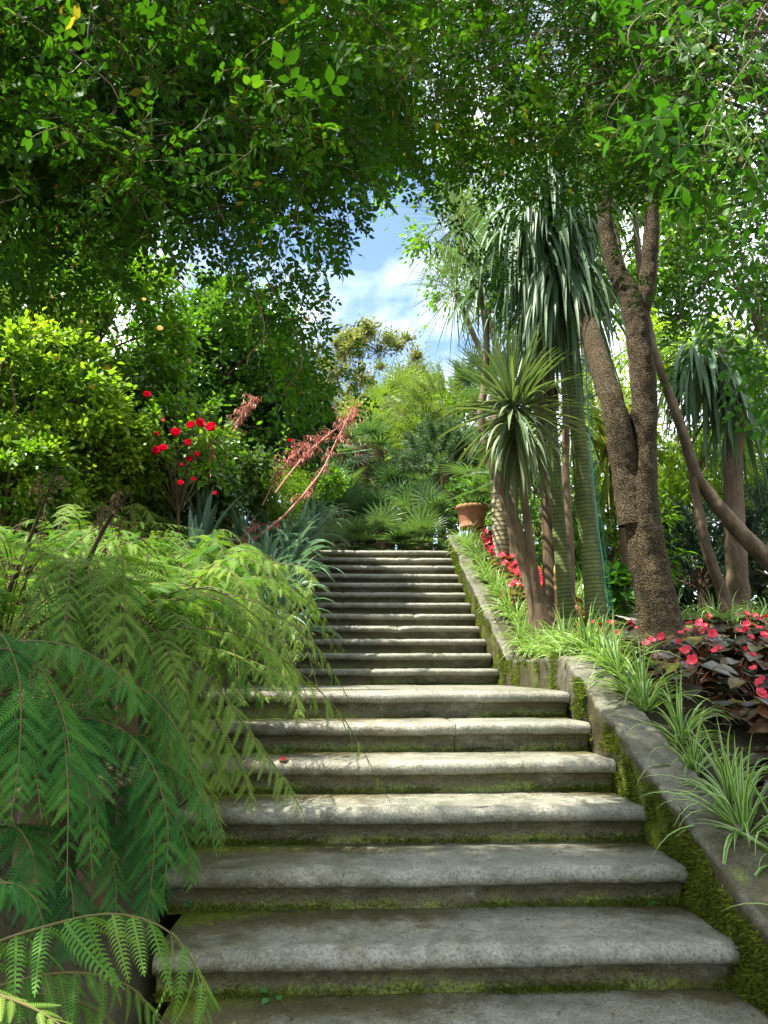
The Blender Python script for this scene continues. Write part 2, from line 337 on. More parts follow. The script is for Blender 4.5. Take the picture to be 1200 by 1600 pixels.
M['star'] = leafmat('star_blade', gr((0.05, 0.09, 0.04), (0.10, 0.15, 0.065), (0.24, 0.28, 0.15)), 0.25, 0.48, 0.3, stem=(0.2, 0.14, 0.07), mottled=0.1)
M['gold'] = leafmat('yellow_blade', gr((0.1, 0.12, 0.02), (0.18, 0.2, 0.04), (0.34, 0.32, 0.1)), 0.45, 0.4, mottled=0.15)
M['palm'] = leafmat('fan_palm', gr((0.035, 0.085, 0.035), (0.085, 0.16, 0.06), (0.18, 0.27, 0.09)), 0.25, 0.4, stem=(0.12, 0.14, 0.05))
M['yellowpalm'] = leafmat('yellow_fan_palm', gr((0.09, 0.15, 0.03), (0.16, 0.24, 0.04), (0.3, 0.34, 0.07)), 0.35, 0.4, stem=(0.12, 0.14, 0.05))
M['wispy'] = leafmat('wispy_needle', gr((0.035, 0.085, 0.035), (0.07, 0.13, 0.05), (0.12, 0.2, 0.07)), 0.2, 0.5)
M['conifer'] = leafmat('conifer_needle', gr((0.012, 0.035, 0.016), (0.022, 0.055, 0.025), (0.05, 0.09, 0.035)), 0.1, 0.5)
M['agave'] = leafmat('blue_strap', gr((0.07, 0.14, 0.1), (0.14, 0.24, 0.165), (0.25, 0.35, 0.23)), 0.2, 0.35, 0.5, tcol=(1, 1.2, .7), mottled=0.1)
M['begonia'] = leafmat('bronze_leaf', [(0, (0.018, 0.028, 0.016)), (0.45, (0.035, 0.032, 0.018)), (0.75, (0.085, 0.038, 0.016)), (1, (0.09, 0.1, 0.02))], 0.2, 0.32, 0.5, tcol=(1.6, 0.9, 0.3), stem=(0.12, 0.04, 0.02))
M['begonia_sun'] = leafmat('bronze_leaf_painted_sun', [(0, (0.05, 0.03, 0.012)), (0.4, (0.14, 0.05, 0.015)), (0.7, (0.1, 0.12, 0.02)), (1, (0.25, 0.12, 0.02))], 0.35, 0.35, 0.5, tcol=(1.6, 0.9, 0.3))  # lit copy of the bronze leaf: sunlight put into the orange colour
M['pink'] = leafmat('pink_petal', [(0, (0.5, 0.015, 0.035)), (0.5, (0.66, 0.03, 0.075)), (0.85, (0.75, 0.08, 0.13)), (1.0, (0.7, 0.5, 0.03))], 0.35, 0.45, tcol=(1.1, 0.6, 0.6), mottled=0.1)
M['red'] = leafmat('red_petal', gr((0.3, 0.002, 0.015), (0.52, 0.004, 0.035), (0.68, 0.02, 0.09)), 0.3, 0.5, tcol=(1.2, 0.5, 0.5), mottled=0.1)
M['yellow'] = leafmat('cream_petal', gr((0.6, 0.45, 0.15), (0.75, 0.6, 0.28), (0.8, 0.72, 0.5)), 0.35, 0.5, tcol=(1, 0.9, 0.6), mottled=0.1)
M['anther'] = leafmat('anther', gr((0.6, 0.4, 0.02), (0.7, 0.5, 0.03), (0.8, 0.6, 0.05)), 0.1)
M['coral'] = leafmat('coral_stalk', gr((0.34, 0.09, 0.07), (0.46, 0.17, 0.13), (0.52, 0.3, 0.22)), 0.2, 0.5, tcol=(1.2, .8, .7), mottled=0.2)
M['dry'] = leafmat('withered', gr((0.06, 0.04, 0.02), (0.14, 0.09, 0.045), (0.24, 0.17, 0.08)), 0.2, 0.7)
M['mossblade'] = leafmat('moss', gr((0.025, 0.04, 0.006), (0.055, 0.08, 0.01), (0.14, 0.17, 0.015)), 0.3, 0.7, 0.1)
M['clover'] = leafmat('clover', gr((0.04, 0.13, 0.03), (0.06, 0.18, 0.04), (0.1, 0.22, 0.06)), 0.3)
M['litter'] = leafmat('litter', gr((0.05, 0.03, 0.012), (0.12, 0.07, 0.02), (0.2, 0.14, 0.04)), 0.1, 0.7)
M['net'] = leafmat('green_net', gr((0.01, 0.12, 0.07), (0.02, 0.2, 0.11), (0.03, 0.26, 0.15)), 0.4, 0.4)
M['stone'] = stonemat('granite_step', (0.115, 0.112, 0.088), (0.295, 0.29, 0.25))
M['wallstone'] = stonemat('rough_wall', (0.07, 0.066, 0.05), (0.19, 0.18, 0.145))
M['cork'] = solid('corky_bark', [(0.3, (0.10, 0.075, 0.043)), (0.7, (0.31, 0.24, 0.14))], 2.5, 0.9, 1.0, 62, 0.018, (1, 1, 2.3), 0.12, voro=True)
M['bark'] = solid('grey_bark', [(0.3, (0.07, 0.05, 0.03)), (0.7, (0.22, 0.17, 0.11))], 9, 0.85, 0.8, 40, 0.01, (1, 1, 0.3), 0.2)
M['brownbark'] = solid('brown_bark', [(0.3, (0.05, 0.033, 0.02)), (0.7, (0.17, 0.12, 0.07))], 9, 0.85, 0.8, 50, 0.01, (1, 1, 0.25), 0.2)
M['darkbark'] = solid('dark_brown_bark', [(0.3, (0.045, 0.032, 0.02)), (0.7, (0.15, 0.11, 0.07))], 9, 0.85, 0.8, 40, 0.01, (1, 1, 0.3), 0.2)
M['darkstem'] = solid('dark_stem', [(0.3, (0.02, 0.014, 0.008)), (0.7, (0.06, 0.04, 0.022))], 9, 0.8, 0.5, 50, 0.004, (1, 1, 0.25), 0.2)
M['ringbark'] = solid('ringed_green_bark', [(0.3, (0.055, 0.08, 0.02)), (0.7, (0.16, 0.19, 0.06))], 9, 0.7, 0.5, 60, 0.006, (1, 1, 1), 0.3, ringf=0.035, ringcol=(0.03, 0.045, 0.012))
M['ringpale'] = solid('ringed_pale_bark', [(0.3, (0.2, 0.17, 0.09)), (0.7, (0.42, 0.36, 0.22))], 9, 0.7, 0.5, 60, 0.006, (1, 1, 1), 0.3, ringf=0.06, ringcol=(0.08, 0.06, 0.03))
M['rawwood'] = solid('bare_wood', [(0.3, (0.3, 0.17, 0.06)), (0.7, (0.5, 0.33, 0.15))], 8, 0.6, 0.5, 40, 0.006, (1, 1, 0.2))
M['terra'] = solid('terracotta', [(0.3, (0.22, 0.085, 0.045)), (0.7, (0.36, 0.16, 0.09))], 12, 0.8, 0.3, 60, 0.004)
M['soil'] = solid('soil', [(0.3, (0.018, 0.012, 0.007)), (0.7, (0.06, 0.042, 0.025))], 14, 0.95, 1.0, 50, 0.02)
M['earth'] = solid('earth', [(0.3, (0.02, 0.025, 0.008)), (0.55, (0.05, 0.045, 0.02)), (0.8, (0.05, 0.08, 0.015))], 3, 0.95, 1.0, 30, 0.03)
M['path'] = solid('path_gravel', [(0.3, (0.25, 0.24, 0.21)), (0.7, (0.42, 0.4, 0.36))], 20, 0.9, 0.6, 120, 0.006)
M['metal'] = solid('grey_metal', [(0.3, (0.25, 0.25, 0.25)), (0.7, (0.4, 0.4, 0.4))], 10, 0.45, 0.05)
M['rock'] = stonemat('grey_rock', (0.14, 0.14, 0.14), (0.3, 0.3, 0.29))
M['fruit'] = solid('orange_peel', [(0.3, (0.75, 0.3, 0.02)), (0.7, (0.8, 0.4, 0.03))], 10, 0.4, 0.2, 150, 0.002)

# ------------------------------------------------------------------ levels of the place
RISE = 0.15
def step_front(k):
    if k <= 6: return 2.535+(k-1)*0.35
    return 6.936+(k-7)*0.292
XR_LOW, XR_UP, XL = 1.262, 1.378, -0.84
def xl_of(k): return float(np.interp(k, [0, 1, 2, 3, 6], [-0.55, -0.60, -0.66, -0.71, -0.84])) if k <= 6 else -1.0
def prof(y): return np.interp(y, [-60, 1.0, 2.2, 2.55, 4.3, 6.85, 10.2, 30, 400], [-0.6, -0.6, -0.1, 0.1, 0.9, 0.9, 2.66, 2.75, 2.9])
def wall_top(y): return np.interp(y, [0.6, 2.55, 4.42, 6.55, 10.35], [-0.52, 0.30, 1.10, 1.11, 2.96])
def bed_near(y): return np.interp(y, [-10, 0.6, 2.55, 4.42, 5.2, 6.4, 10.4, 14], [-0.6, -0.6, 0.22, 1.03, 1.08, 1.14, 2.88, 2.88])
def bed_far(y): return np.interp(y, [-10, 1, 2.5, 4.45, 8, 12, 20], [-0.6, -0.5, 0.24, 1.05, 1.48, 2.0, 2.6])
def ground_z(x, y):
    x = np.asarray(x, float); y = np.asarray(y, float)
    mid = prof(y)-0.32
    t = sm(1.9, 3.2, x); right = bed_near(y)*(1-t)+bed_far(y)*t + 0.10*sm(1.6, 2.1, x)*sm(5.2, 6.3, y)*(1-sm(7, 8.5, y))
    left = prof(y)+0.0+0.22*sm(-0.7, -1.2, x)*(1-sm(9, 14, y))+0.7*sm(-1.3, -2.9, x)*(1-sm(9, 14, y))*sm(0.2, 2.4, y)
    z = np.where(x > 1.44, right, np.where(x < np.where(y < 6.4, np.interp(y, [2.1, 2.6, 4.4], [-0.58, -0.63, -0.87]), -1.1), left, mid))
    back = sm(10.3, 10.6, y); z = np.where((x <= 1.48) & (x >= -1.25), z*(1-back)+prof(y)*back, z)
    return z
ax = np.concatenate([[-300, -120, -50, -25, -14], np.arange(-9, -1.25, 0.25), [-1.25, -1.12, -1.0, -0.92, -0.87, -0.82, -0.77, -0.72, -0.67, -0.62, -0.57, -0.5, 0, 0.6, 1.40, 1.46], np.arange(1.6, 7, 0.2), [8, 10, 14, 25, 50, 120, 300]])
ay = np.concatenate([[-60, -20, -5], np.arange(-2, 12, 0.2), np.arange(12, 24, 1.0), [30, 45, 80, 150, 400]])
gx, gy = np.meshgrid(ax, ay, indexing='ij'); gz = ground_z(gx, gy)
near = (np.abs(gx) < 12) & (gy < 14) & (gy > -3)
for i in range(gx.shape[0]):
    for j in range(gx.shape[1]):
        if near[i, j]: gz[i, j] += 0.02*n3((gx[i, j], gy[i, j], 0), 2.5)-0.01
g = G(); i, j = np.meshgrid(np.arange(len(ax)-1), np.arange(len(ay)-1), indexing='ij'); m_ = len(ay)
g.add(np.stack([gx, gy, gz], -1).reshape(-1, 3), None, np.stack([i*m_+j, (i+1)*m_+j, (i+1)*m_+j+1, i*m_+j+1], -1).reshape(-1, 4))
tag(g.build('ground', M['earth'], smooth=True), 'dark garden soil under the plants on both sides of the stairs', 'ground', kind='structure')

# ------------------------------------------------------------------ the stone staircase
stairs = thing('staircase', 'weathered grey granite staircase with rounded nosings climbing from the front to the palms', 'staircase', (0, 2.2, 0))
def slab(k, x0, x1, depth, moss_l=0.0):
    """one stone: tread, bullnose, fillet and riser swept along X with worn, uneven faces"""
    yf = step_front(k); zt = k*RISE
    pr = []   # (y offset from front, z offset from tread)
    for u in np.linspace(0, 1, 9): pr.append((depth-(depth-0.03)*u, 0.0, 0))
    for a in np.linspace(80, -80, 8): pr.append((0.032-0.032*math.cos(math.radians(a)), -0.032+0.032*math.sin(math.radians(a)), 1))
    pr += [(0.036, -0.066, 2), (0.052, -0.068, 2), (0.054, -0.078, 2), (0.066, -0.088, 3), (0.07, -0.11, 3), (0.072, -0.13, 3), (0.073, -RISE-0.01, 3)]
    nx = max(8, int((x1-x0)/0.02)); xs = np.linspace(x0, x1, nx); n = len(pr)
    V = np.zeros((nx, n, 3)); T_ = np.zeros((nx, n))
    for a, x in enumerate(xs):
        e = min(x-x0, x1-x); ed = 0.006*math.exp(-e/0.015)
        for b, (dy, dz, kind) in enumerate(pr):
            p = (x, yf+dy, zt+dz)
            nn = 0.5*n3(p, 3.0)+0.5*n3(p, 9)+0.35*n3(p, 28)
            chip = max(0.0, n3((x*1.0, k*5.1, 3), 5.5)-0.42)*0.035+max(0.0, n3((x, k*2.3, 8), 17)-0.5)*0.02 if kind == 1 else 0.0
            wear = -0.006*math.exp(-((x-0.1)/0.5)**2)*(1 if kind == 1 else (0.5 if kind == 0 and dy < 0.2 else 0))
            V[a, b] = (x, yf+dy+(0.007*nn if kind else 0)+ed+chip, zt+dz+(0.005*nn if kind < 2 else 0)-ed-chip*0.6+wear)
            left = float(sm(0.55, -0.65, x)); right = float(sm(0.85, 1.25, x)); mz = n3((x*1.3, k*3.1, 0), 1.6)
            if kind == 0: T_[a, b] = 0.32*left+0.55*float(sm(depth*0.3, depth, dy))*(0.3+0.7*max(left, right))+0.2*mz
            elif kind == 1: T_[a, b] = 0.05+0.2*left+0.1*mz
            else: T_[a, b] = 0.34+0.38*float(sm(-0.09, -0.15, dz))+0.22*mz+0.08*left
    q = []
    i, j = np.meshgrid(np.arange(nx-1), np.arange(n-1), indexing='ij')
    q = np.stack([i*n+j, i*n+j+1, (i+1)*n+j+1, (i+1)*n+j], -1).reshape(-1, 4)
    g = G(); g.add(V.reshape(-1, 3), None, q, T_.ravel())
    for a in (0, nx-1):
        c = np.array([[xs[a], yf+depth, zt-RISE-0.01]]); VV = np.vstack([V[a], c]); T = [[n, b, b+1] for b in range(n-1)]
        g.add(VV, T, None, 0.3)
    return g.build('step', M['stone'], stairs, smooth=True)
JOINTS = {5: [0.55], 7: [0.2], 8: [-0.4, 0.8], 10: [0.5], 12: [-0.1], 15: [-0.6, 0.35], 13: [-0.1, 0.25], 16: [0.3], 17: [-0.45, 0.6], 18: [0.05], 2: [], 9: [-0.3], 11: [0.7]}
moss_pts = []; step_objs = {}
for k in range(-3, 19):
    xr = XR_LOW-0.004 if k <= 6 else XR_UP-0.004
    xl = xl_of(k)
    dep = 0.35+0.07 if k < 6 else (0.42 if k == 6 else (0.292+0.07 if k < 18 else 0.5))
    cuts = [xl]+JOINTS.get(k, [])+[xr]
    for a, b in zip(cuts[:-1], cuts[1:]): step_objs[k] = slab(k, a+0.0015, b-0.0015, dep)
# landing paving
g = G()
for r_ in range(3):
    for c_ in range(4):
        x0 = -1.15+c_*0.64; x1 = min(x0+0.636, 1.36); y0 = step_front(6)+0.425+r_*0.79; y1 = y0+0.785
        nx = 16; xs = np.linspace(x0, x1, nx); ys = np.linspace(y0, y1, nx); X, Y = np.meshgrid(xs, ys, indexing='ij')
        Z = 0.9+0.003*np.array([n3((x, y, 1), 5) for x, y in zip(X.ravel(), Y.ravel())]).reshape(X.shape)
        i, j = np.meshgrid(np.arange(nx-1), np.arange(nx-1), indexing='ij')
        g.add(np.stack([X, Y, Z], -1).reshape(-1, 3), None, np.stack([i*nx+j, (i+1)*nx+j, (i+1)*nx+j+1, i*nx+j+1], -1).reshape(-1, 4), 0.12)
g.build('landing', M['stone'], stairs, smooth=True)
# moss cushions in the angle under each riser and along the edges
def moss_blades(g, P_, N_, n_per=1, size=0.012):
    P_ = np.repeat(P_, n_per, 0); N_ = np.repeat(N_, n_per, 0)
    P_ = P_+R.normal(0, 0.005, P_.shape)
    d = unit(N_+R.normal(0, 0.55, P_.shape)); s_ = size*(0.5+R.random(len(P_)))
    g.scatter(NARROW, P_, d, R.normal(0, 1, P_.shape), s_, 0.45+0.3*np.array([n3(q, 8) for q in P_])+0.35*R.random(len(P_)))
for k in range(1, 19):
    g = G(); xl = xl_of(k); xr = XR_LOW if k <= 6 else XR_UP
    N = 5200 if k <= 4 else (2600 if k < 8 else 1400)
    x = R.uniform(xl, xr, N); nn = np.array([n3((v*1.0, k*7.7, 0), 2.2)+0.5*n3((v, k*3.3, 2), 7) for v in x])
    dens = 0.30+0.9*nn+0.45*sm(0.0, -1.0, x)+0.5*sm(0.95, 1.25, x)
    x = x[R.random(N) < dens]; N = len(x)
    yb = step_front(k)+0.073; zb = (k-1)*RISE
    up = np.abs(R.normal(0, 1, N)); side = R.random(N) < 0.5
    y = np.where(side, yb-0.004, yb-0.012*np.abs(R.normal(0, 1.2, N))-0.004); z = np.where(side, zb+0.018*up, zb+0.003)
    Pm = np.stack([x, y, z], 1); Nm = np.stack([np.zeros(N), np.where(side, -1.0, -0.35), np.where(side, 0.5, 1.0)], 1)
    moss_blades(g, Pm, Nm, 2, 0.013)
    mo = g.build('moss', M['mossblade'], None); mo.parent = step_objs[k]; mo.location = (0, 0, 0)
    # vertices are world; the step object sits at the staircase base
    mo.location = tuple(-v for v in stairs['_base']); mo['kind'] = 'stuff'

# ------------------------------------------------------------------ the retaining wall beside the stairs
wallo = thing('garden_wall', 'low rough mossy retaining wall with flat coping stepping up along the right side of the stairs', 'wall', (1.4, 2.0, 0))
def wall_section(y0, y1, xin0, xin1, width0, width1, name='wall_section', seed=0):
    ys = np.arange(y0, y1+0.001, 0.025); rows = []; tin = []
    for y in ys:
        u = (y-y0)/(y1-y0); xi = xin0+(xin1-xin0)*u; wd = width0+(width1-width0)*u
        zt = float(wall_top(y)); base = float(prof(y))-0.45
        row = []; tr = []
        e = min(y-y0, y1-y); ed = 0.012*math.exp(-e/0.03)
        hs = list(np.linspace(base, zt-0.03, 22))
        for h in hs: row.append((xi, h)); tr.append('f')
        for a in (20, 50, 80): row.append((xi+0.02-0.02*math.cos(math.radians(a)), zt-0.02+0.02*math.sin(math.radians(a)))); tr.append('e')
        for v in np.linspace(0.03, wd-0.03, 9): row.append((xi+v, zt)); tr.append('c')
        row += [(xi+wd-0.008, zt-0.008), (xi+wd, zt-0.03), (xi+wd, zt-0.12), (xi+wd, zt-0.5)]; tr += ['e', 'b', 'b', 'b']
        r2 = []
        for (x, z), kd in zip(row, tr):
            p = (x, y, z); nn = n3(p, 2.5)*0.9+n3(p, 7)*0.6+n3(p, 22)*0.4+n3(p, 55)*0.25
            dx = 0.016*nn if kd in 'fe' else 0.0; dz = 0.010*nn if kd in 'ce' else 0
            if kd == 'b': dx = 0.01*nn
            r2.append((x+dx+(ed if kd in 'fe' else 0), y, z+dz-ed))
            depth_ = zt-z
            if kd == 'f': m = 0.30+0.25*n3(p, 2.2)+0.45*float(sm(4.2, 3.3, y))*float(sm(0.01, 0.1, depth_))+0.30*float(sm(6.6, 7.0, y))*float(sm(0.0, 0.1, depth_))+0.2*float(sm(4.6, 5.4, y))*float(1-sm(6.6, 7, y))
            elif kd == 'e': m = 0.22+0.3*n3(p, 3)+0.15*float(sm(3.1, 2.7, y))
            else: m = 0.12+0.35*n3(p, 2.6)+0.25*float(sm(2.95, 2.6, y))
            tin.append(m)
        rows.append(r2)
    V = np.array(rows); n = V.shape[1]; ny = len(ys)
    i, j = np.meshgrid(np.arange(ny-1), np.arange(n-1), indexing='ij')
    g = G(); g.add(V.reshape(-1, 3), None, np.stack([i*n+j, (i+1)*n+j, (i+1)*n+j+1, i*n+j+1], -1).reshape(-1, 4), tin)
    for a in (0, ny-1):
        c = V[a].mean(0)[None]; c[0, 2] = V[a][:, 2].min(); VV = np.vstack([V[a], c]); g.add(VV, [[n, b, b+1] for b in range(n-1)], None, 0.3)
    return g.build(name, M['wallstone'], wallo, smooth=True), V, np.array(tin).reshape(V.shape[:2])
secs = [(0.6, 2.98, XR_LOW, XR_LOW, 0.215, 0.215), (2.985, 4.40, XR_LOW, XR_LOW, 0.215, 0.21), (4.405, 6.60, XR_LOW, XR_UP, 0.21, 0.2), (6.605, 8.5, XR_UP, XR_UP, 0.2, 0.19), (8.505, 10.42, XR_UP, XR_UP, 0.19, 0.18)]
Pm = []; 
for s_ in secs:
    ob, V, tn = wall_section(*s_)
    # moss tufts on the face
    nyy, nn_ = V.shape[:2]; cnt = int(16000*(s_[1]-s_[0])/(1.4 if s_[0] < 4.4 else 3.2))
    a = R.integers(0, nyy-1, cnt); b = R.integers(4, 24, cnt); f = R.random((cnt, 1)); h = R.random((cnt, 1))
    pos = V[a, b]*(1-f)+V[a+1, b]*f; pos = pos*(1-h)+V[a, b+1]*h
    keep = (tn[a, b]+0.9*np.array([n3(p, 3.3)+0.7*n3(p, 11) for p in pos])+R.normal(0, .06, cnt)) > 0.56
    pos = pos[keep]; pos[:, 0] -= 0.001
    Pm.append(pos)
Pm = np.concatenate(Pm); g = G()
moss_blades(g, Pm, np.tile([[-1.0, 0, -0.05]], (len(Pm), 1)), 2, 0.020)
mo = g.build('moss', M['mossblade'], wallo); mo['kind'] = 'stuff'

# ------------------------------------------------------------------ plant builders
def crown(g, c, rad, n, size, tm, clumps=60, cs=0.22, droop=0.2, tmean=0.45, tvar=0.16, shell=0.55, updir=0.3, zmin=None):
    """leaf clumps spread through an uneven ellipsoid crown"""
    c = np.asarray(c, float); rad = np.asarray(rad, float)*np.ones(3)
    d = unit(R.normal(0, 1, (clumps, 3))); r = shell+(1-shell)*R.random(clumps)**0.6
    lump = np.array([1+0.28*n3(v*1.0+c, 2.1) for v in d]); cc = c+d*rad*(r*lump)[:, None]
    ct = R.normal(0, tvar*0.7, clumps); k = R.integers(0, clumps, n)
    off = R.normal(0, 1, (n, 3)); off = unit(off)*(np.abs(R.normal(0, 0.6, n))+0.1)[:, None]
    pos = cc[k]+off*rad.mean()*cs*np.array([1, 1, 0.8])
    if zmin is not None:
        ok = pos[:, 2] > zmin; pos = pos[ok]; k = k[ok]; off = off[ok]; n = len(pos)
    dr = unit(off+0.6*d[k]+R.normal(0, 0.5, (n, 3))+[0, 0, -droop])
    nr = R.normal(0, 0.5, (n, 3))+[0, 0, 1.0]+d[k]*updir
    g.scatter(tm, pos, dr, nr, size*(0.65+0.6*R.random(n)), tmean+ct[k]+R.normal(0, tvar*0.6, n))
    return cc
def limbs(g, base, cc, n, r0=0.04, r1=0.006, sides=5, split=0.45):
    base = np.asarray(base, float)
    for k in R.choice(len(cc), min(n, len(cc)), replace=False):
        e = cc[k]; m = base+(e-base)*split+[R.normal(0, .08), R.normal(0, .08), 0.12]
        tube(g, [base, m, e], [r0, r0*0.5, r1], sides, 8, cap=False, tint=-5)

def pinna_t(lobes=14, wd=0.27, droop=0.25, sweep=0.35):
    """fern pinna along +Y cut into narrow lobes"""
    V = []; Q = []; T = []
    def zz(y): return -droop*y*y
    n = 0
    for k in range(lobes):
        u0 = 0.04+0.93*k/lobes; u1 = 0.04+0.93*(k+0.52)/lobes; w_ = wd*0.5*(min(1, 0.65+u0*3))*(1-u0**2.2)+0.012
        for s in (-1, 1):
            tipy = u0+sweep*w_*1.3+0.02
            V += [[0, u0, zz(u0)], [0, u1, zz(u1)], [s*w_*0.6, u1*0.5+tipy*0.5+0.015, zz(u1)+0.012], [s*w_, tipy+0.03, zz(u0)-0.02], [s*w_*0.55, (u0+tipy)*0.5-0.006, zz(u0)+0.012]]
            Q += [[n, n+4, n+2, n+1]]; T += [[n+4, n+3, n+2]]; n += 5
    us = np.linspace(0, 1, 7)
    for i, u in enumerate(us):
        hw = 0.014*(1-u)+0.004
        V += [[-hw, u, zz(u)+0.001], [hw, u, zz(u)+0.001]]
        if i: Q += [[n-2, n-1, n+1, n]]
        n += 2
    m = len(V); t = np.zeros(m); t[-14:] = 0.18
    return (np.array(V, float), np.array(T), np.array(Q), t, np.zeros(m))
PINNA = [pinna_t(15, 0.26, dr) for dr in (0.05, 0.2, 0.4)]
PINNA_F = [pinna_t(9, 0.28, dr) for dr in (0.1, 0.3)]
def frond(g, pts, wmax, npin=18, bare=0.18, hang=0.5, tint=0.5, tipt=0.15, up=None, thick=0.005, fine=True, curl=False):
    """arching fern frond: rachis through pts, paired toothed pinnae that hang with gravity"""
    c = curve(pts, 80); tg = unit(np.gradient(c, axis=0))
    tube(g, pts, [thick, thick*0.8, thick*0.5, thick*0.2], 4, 22, cap=False, tint=-5)
    upv = np.array([0, 0, 1.0]) if up is None else np.asarray(up, float)
    bank = PINNA if fine else PINNA_F
    for k in range(npin):
        u = bare+(1-bare)*((k+0.5)/npin)**0.92; q = c[int(u*79)]; t = tg[int(u*79)]
        x = unit(np.cross(t, upv+1e-3)); nrm = np.cross(x, t)
        v = (u-bare)/(1-bare); ln = wmax*(min(1, 0.55+3.2*v))*(1-v**2.4)**0.9+0.015
        for s in (-1, 1):
            if R.random() < 0.05: continue
            d = s*x*0.9+t*(0.42+0.5*v)+np.array([0, 0, -1])*hang*(0.55+0.25*R.random())+R.normal(0, .12, 3)
            sc = ln*(0.72+0.4*R.random())
            g.scatter(bank[R.integers(0, len(bank))], [q], [d], [nrm+R.normal(0, .28, 3)], [[sc*(0.95+0.3*R.random()), sc, sc]], tint+tipt*v+R.normal(0, 0.11))
def fern(name_label, base, fronds, mat='fern', origin=None):
    """fronds: list of dicts for frond(); each frond is a part"""
    t = thing('fern', name_label, 'fern', base, 'large arching ferns on the left bank')
    extra = []
    for f in fronds:      # each drawn frond has a neighbour or two growing beside it
        if f.get('thick', 0) or (f.get('mat') == 'fern_shaded' and R.random() < 0.9): continue
        for q in range(1):
            h = dict(f); o_ = R.normal(0, 0.10, 3); pp_ = np.array(f['pts']); u_ = np.linspace(0, 1, len(pp_))[:, None]; h['pts'] = pp_+u_*o_*[1, 1.6, 0.9]; h['tint'] = f.get('tint', .5)+R.normal(0, .12); h['wmax'] = f['wmax']*R.uniform(.7, 1); extra.append(h)
    for f in list(fronds)+extra[:max(0, 60-len(fronds))]:
        f = dict(f); g = G(); m_ = f.pop('mat', mat); f['tint'] = f.get('tint', .5)+R.normal(0, .1); frond(g, **f); g.build('frond', M[m_], t)
    g = G(); tube(g, [np.array(base)+[0, 0, -0.25], np.array(base)+[0.01, 0, 0.02], np.array(base)+[0, 0, 0.08]], [0.06, 0.05, 0.03], 10, 10, 0.012, 20); g.build('rootstock', M['brownbark'], t)
    return t
def rnd_fronds(base, n, ln, az0, az1, el=(35, 70), w_=0.2, droop=1.0, tint=0.5, **k):
    out = []
    for i in range(n):
        a = math.radians(az0+(az1-az0)*(i+R.random())/n); e = math.radians(R.uniform(*el)); l = ln*(0.75+0.5*R.random())
        h = np.array([math.cos(a), math.sin(a), 0]); b = np.array(base, float)
        hx = math.cos(e)*l; vz = math.sin(e)*l
        pts = [b, b+h*hx*0.35+[0, 0, vz*0.55], b+h*hx*0.85+[0, 0, vz*0.78*(1.15-0.25*droop)], b+h*(hx*1.35)+[0, 0, vz*(0.62-0.45*droop)], b+h*(hx*1.65)+[0, 0, vz*(0.3-0.95*droop)]]
        out.append(dict(pts=pts, wmax=w_*(0.8+0.4*R.random()), tint=tint+R.normal(0, 0.08), **k))
    return out

def head_blades(g, c, n, ln, wd, el=(-60, 80), droop=0.6, tint=0.5, segs=8, tv=0.15, stiff=0.0, fold=0.25, spread=0.05):
    az = R.uniform(0, 2*math.pi, n); e = np.radians(R.uniform(el[0], el[1], n))
    d = np.stack([np.cos(az)*np.cos(e), np.sin(az)*np.cos(e), np.sin(e)], 1)
    pos = np.asarray(c, float)+d*spread+np.stack([np.zeros(n), np.zeros(n), R.normal(0, spread, n)], 1)
    strips(g, pos, d, ln*(0.75+0.4*R.random(n)), wd*(0.8+0.4*R.random(n)), droop*(0.6+0.8*R.random(n)), segs, fold, tint+R.normal(0, tv, n), 'sword', stiff=stiff)
def fan_leaf(g, base, d, pet, rad, nseg=20, tint=0.5, sweep=250, wd=0.03):
    """palm fan: petiole then a pleated fan of narrow segments"""
    base = np.asarray(base, float); d = unit(d); tip = base+d*pet+np.array([0, 0, -0.12*pet])
    tube(g, [base, base+d*pet*0.55, tip], [0.009, 0.006, 0.005], 4, 5, cap=False, tint=-5)
    x = unit(np.cross(d, [0, 0, 1.0])+1e-6); nrm = unit(np.cross(x, d)+R.normal(0, 0.25, 3))
    a = np.radians(np.linspace(-sweep/2, sweep/2, nseg)); dd = d[None]*np.cos(a)[:, None]+x[None]*np.sin(a)[:, None]+nrm*0.12
    strips(g, np.repeat(tip[None], nseg, 0), dd, rad*(0.85+0.15*np.cos(a/2))*(0.9+0.2*R.random(nseg)), wd, 0.28, 4, 0.3, tint+R.normal(0, 0.06, nseg), 'sword', up=nrm)
def fan_head(g, c, n, pet, rad, tint, el=(-35, 80), nseg=18, wd=0.03):
    for i in range(n):
        az = i*2.39996+R.normal(0, .2); e = math.radians(R.uniform(*el))
        fan_leaf(g, c, np.array([math.cos(az)*math.cos(e), math.sin(az)*math.cos(e), math.sin(e)]), pet*(0.7+0.5*R.random()), rad*(0.8+0.3*R.random()), nseg, tint+R.normal(0, 0.1), wd=wd)

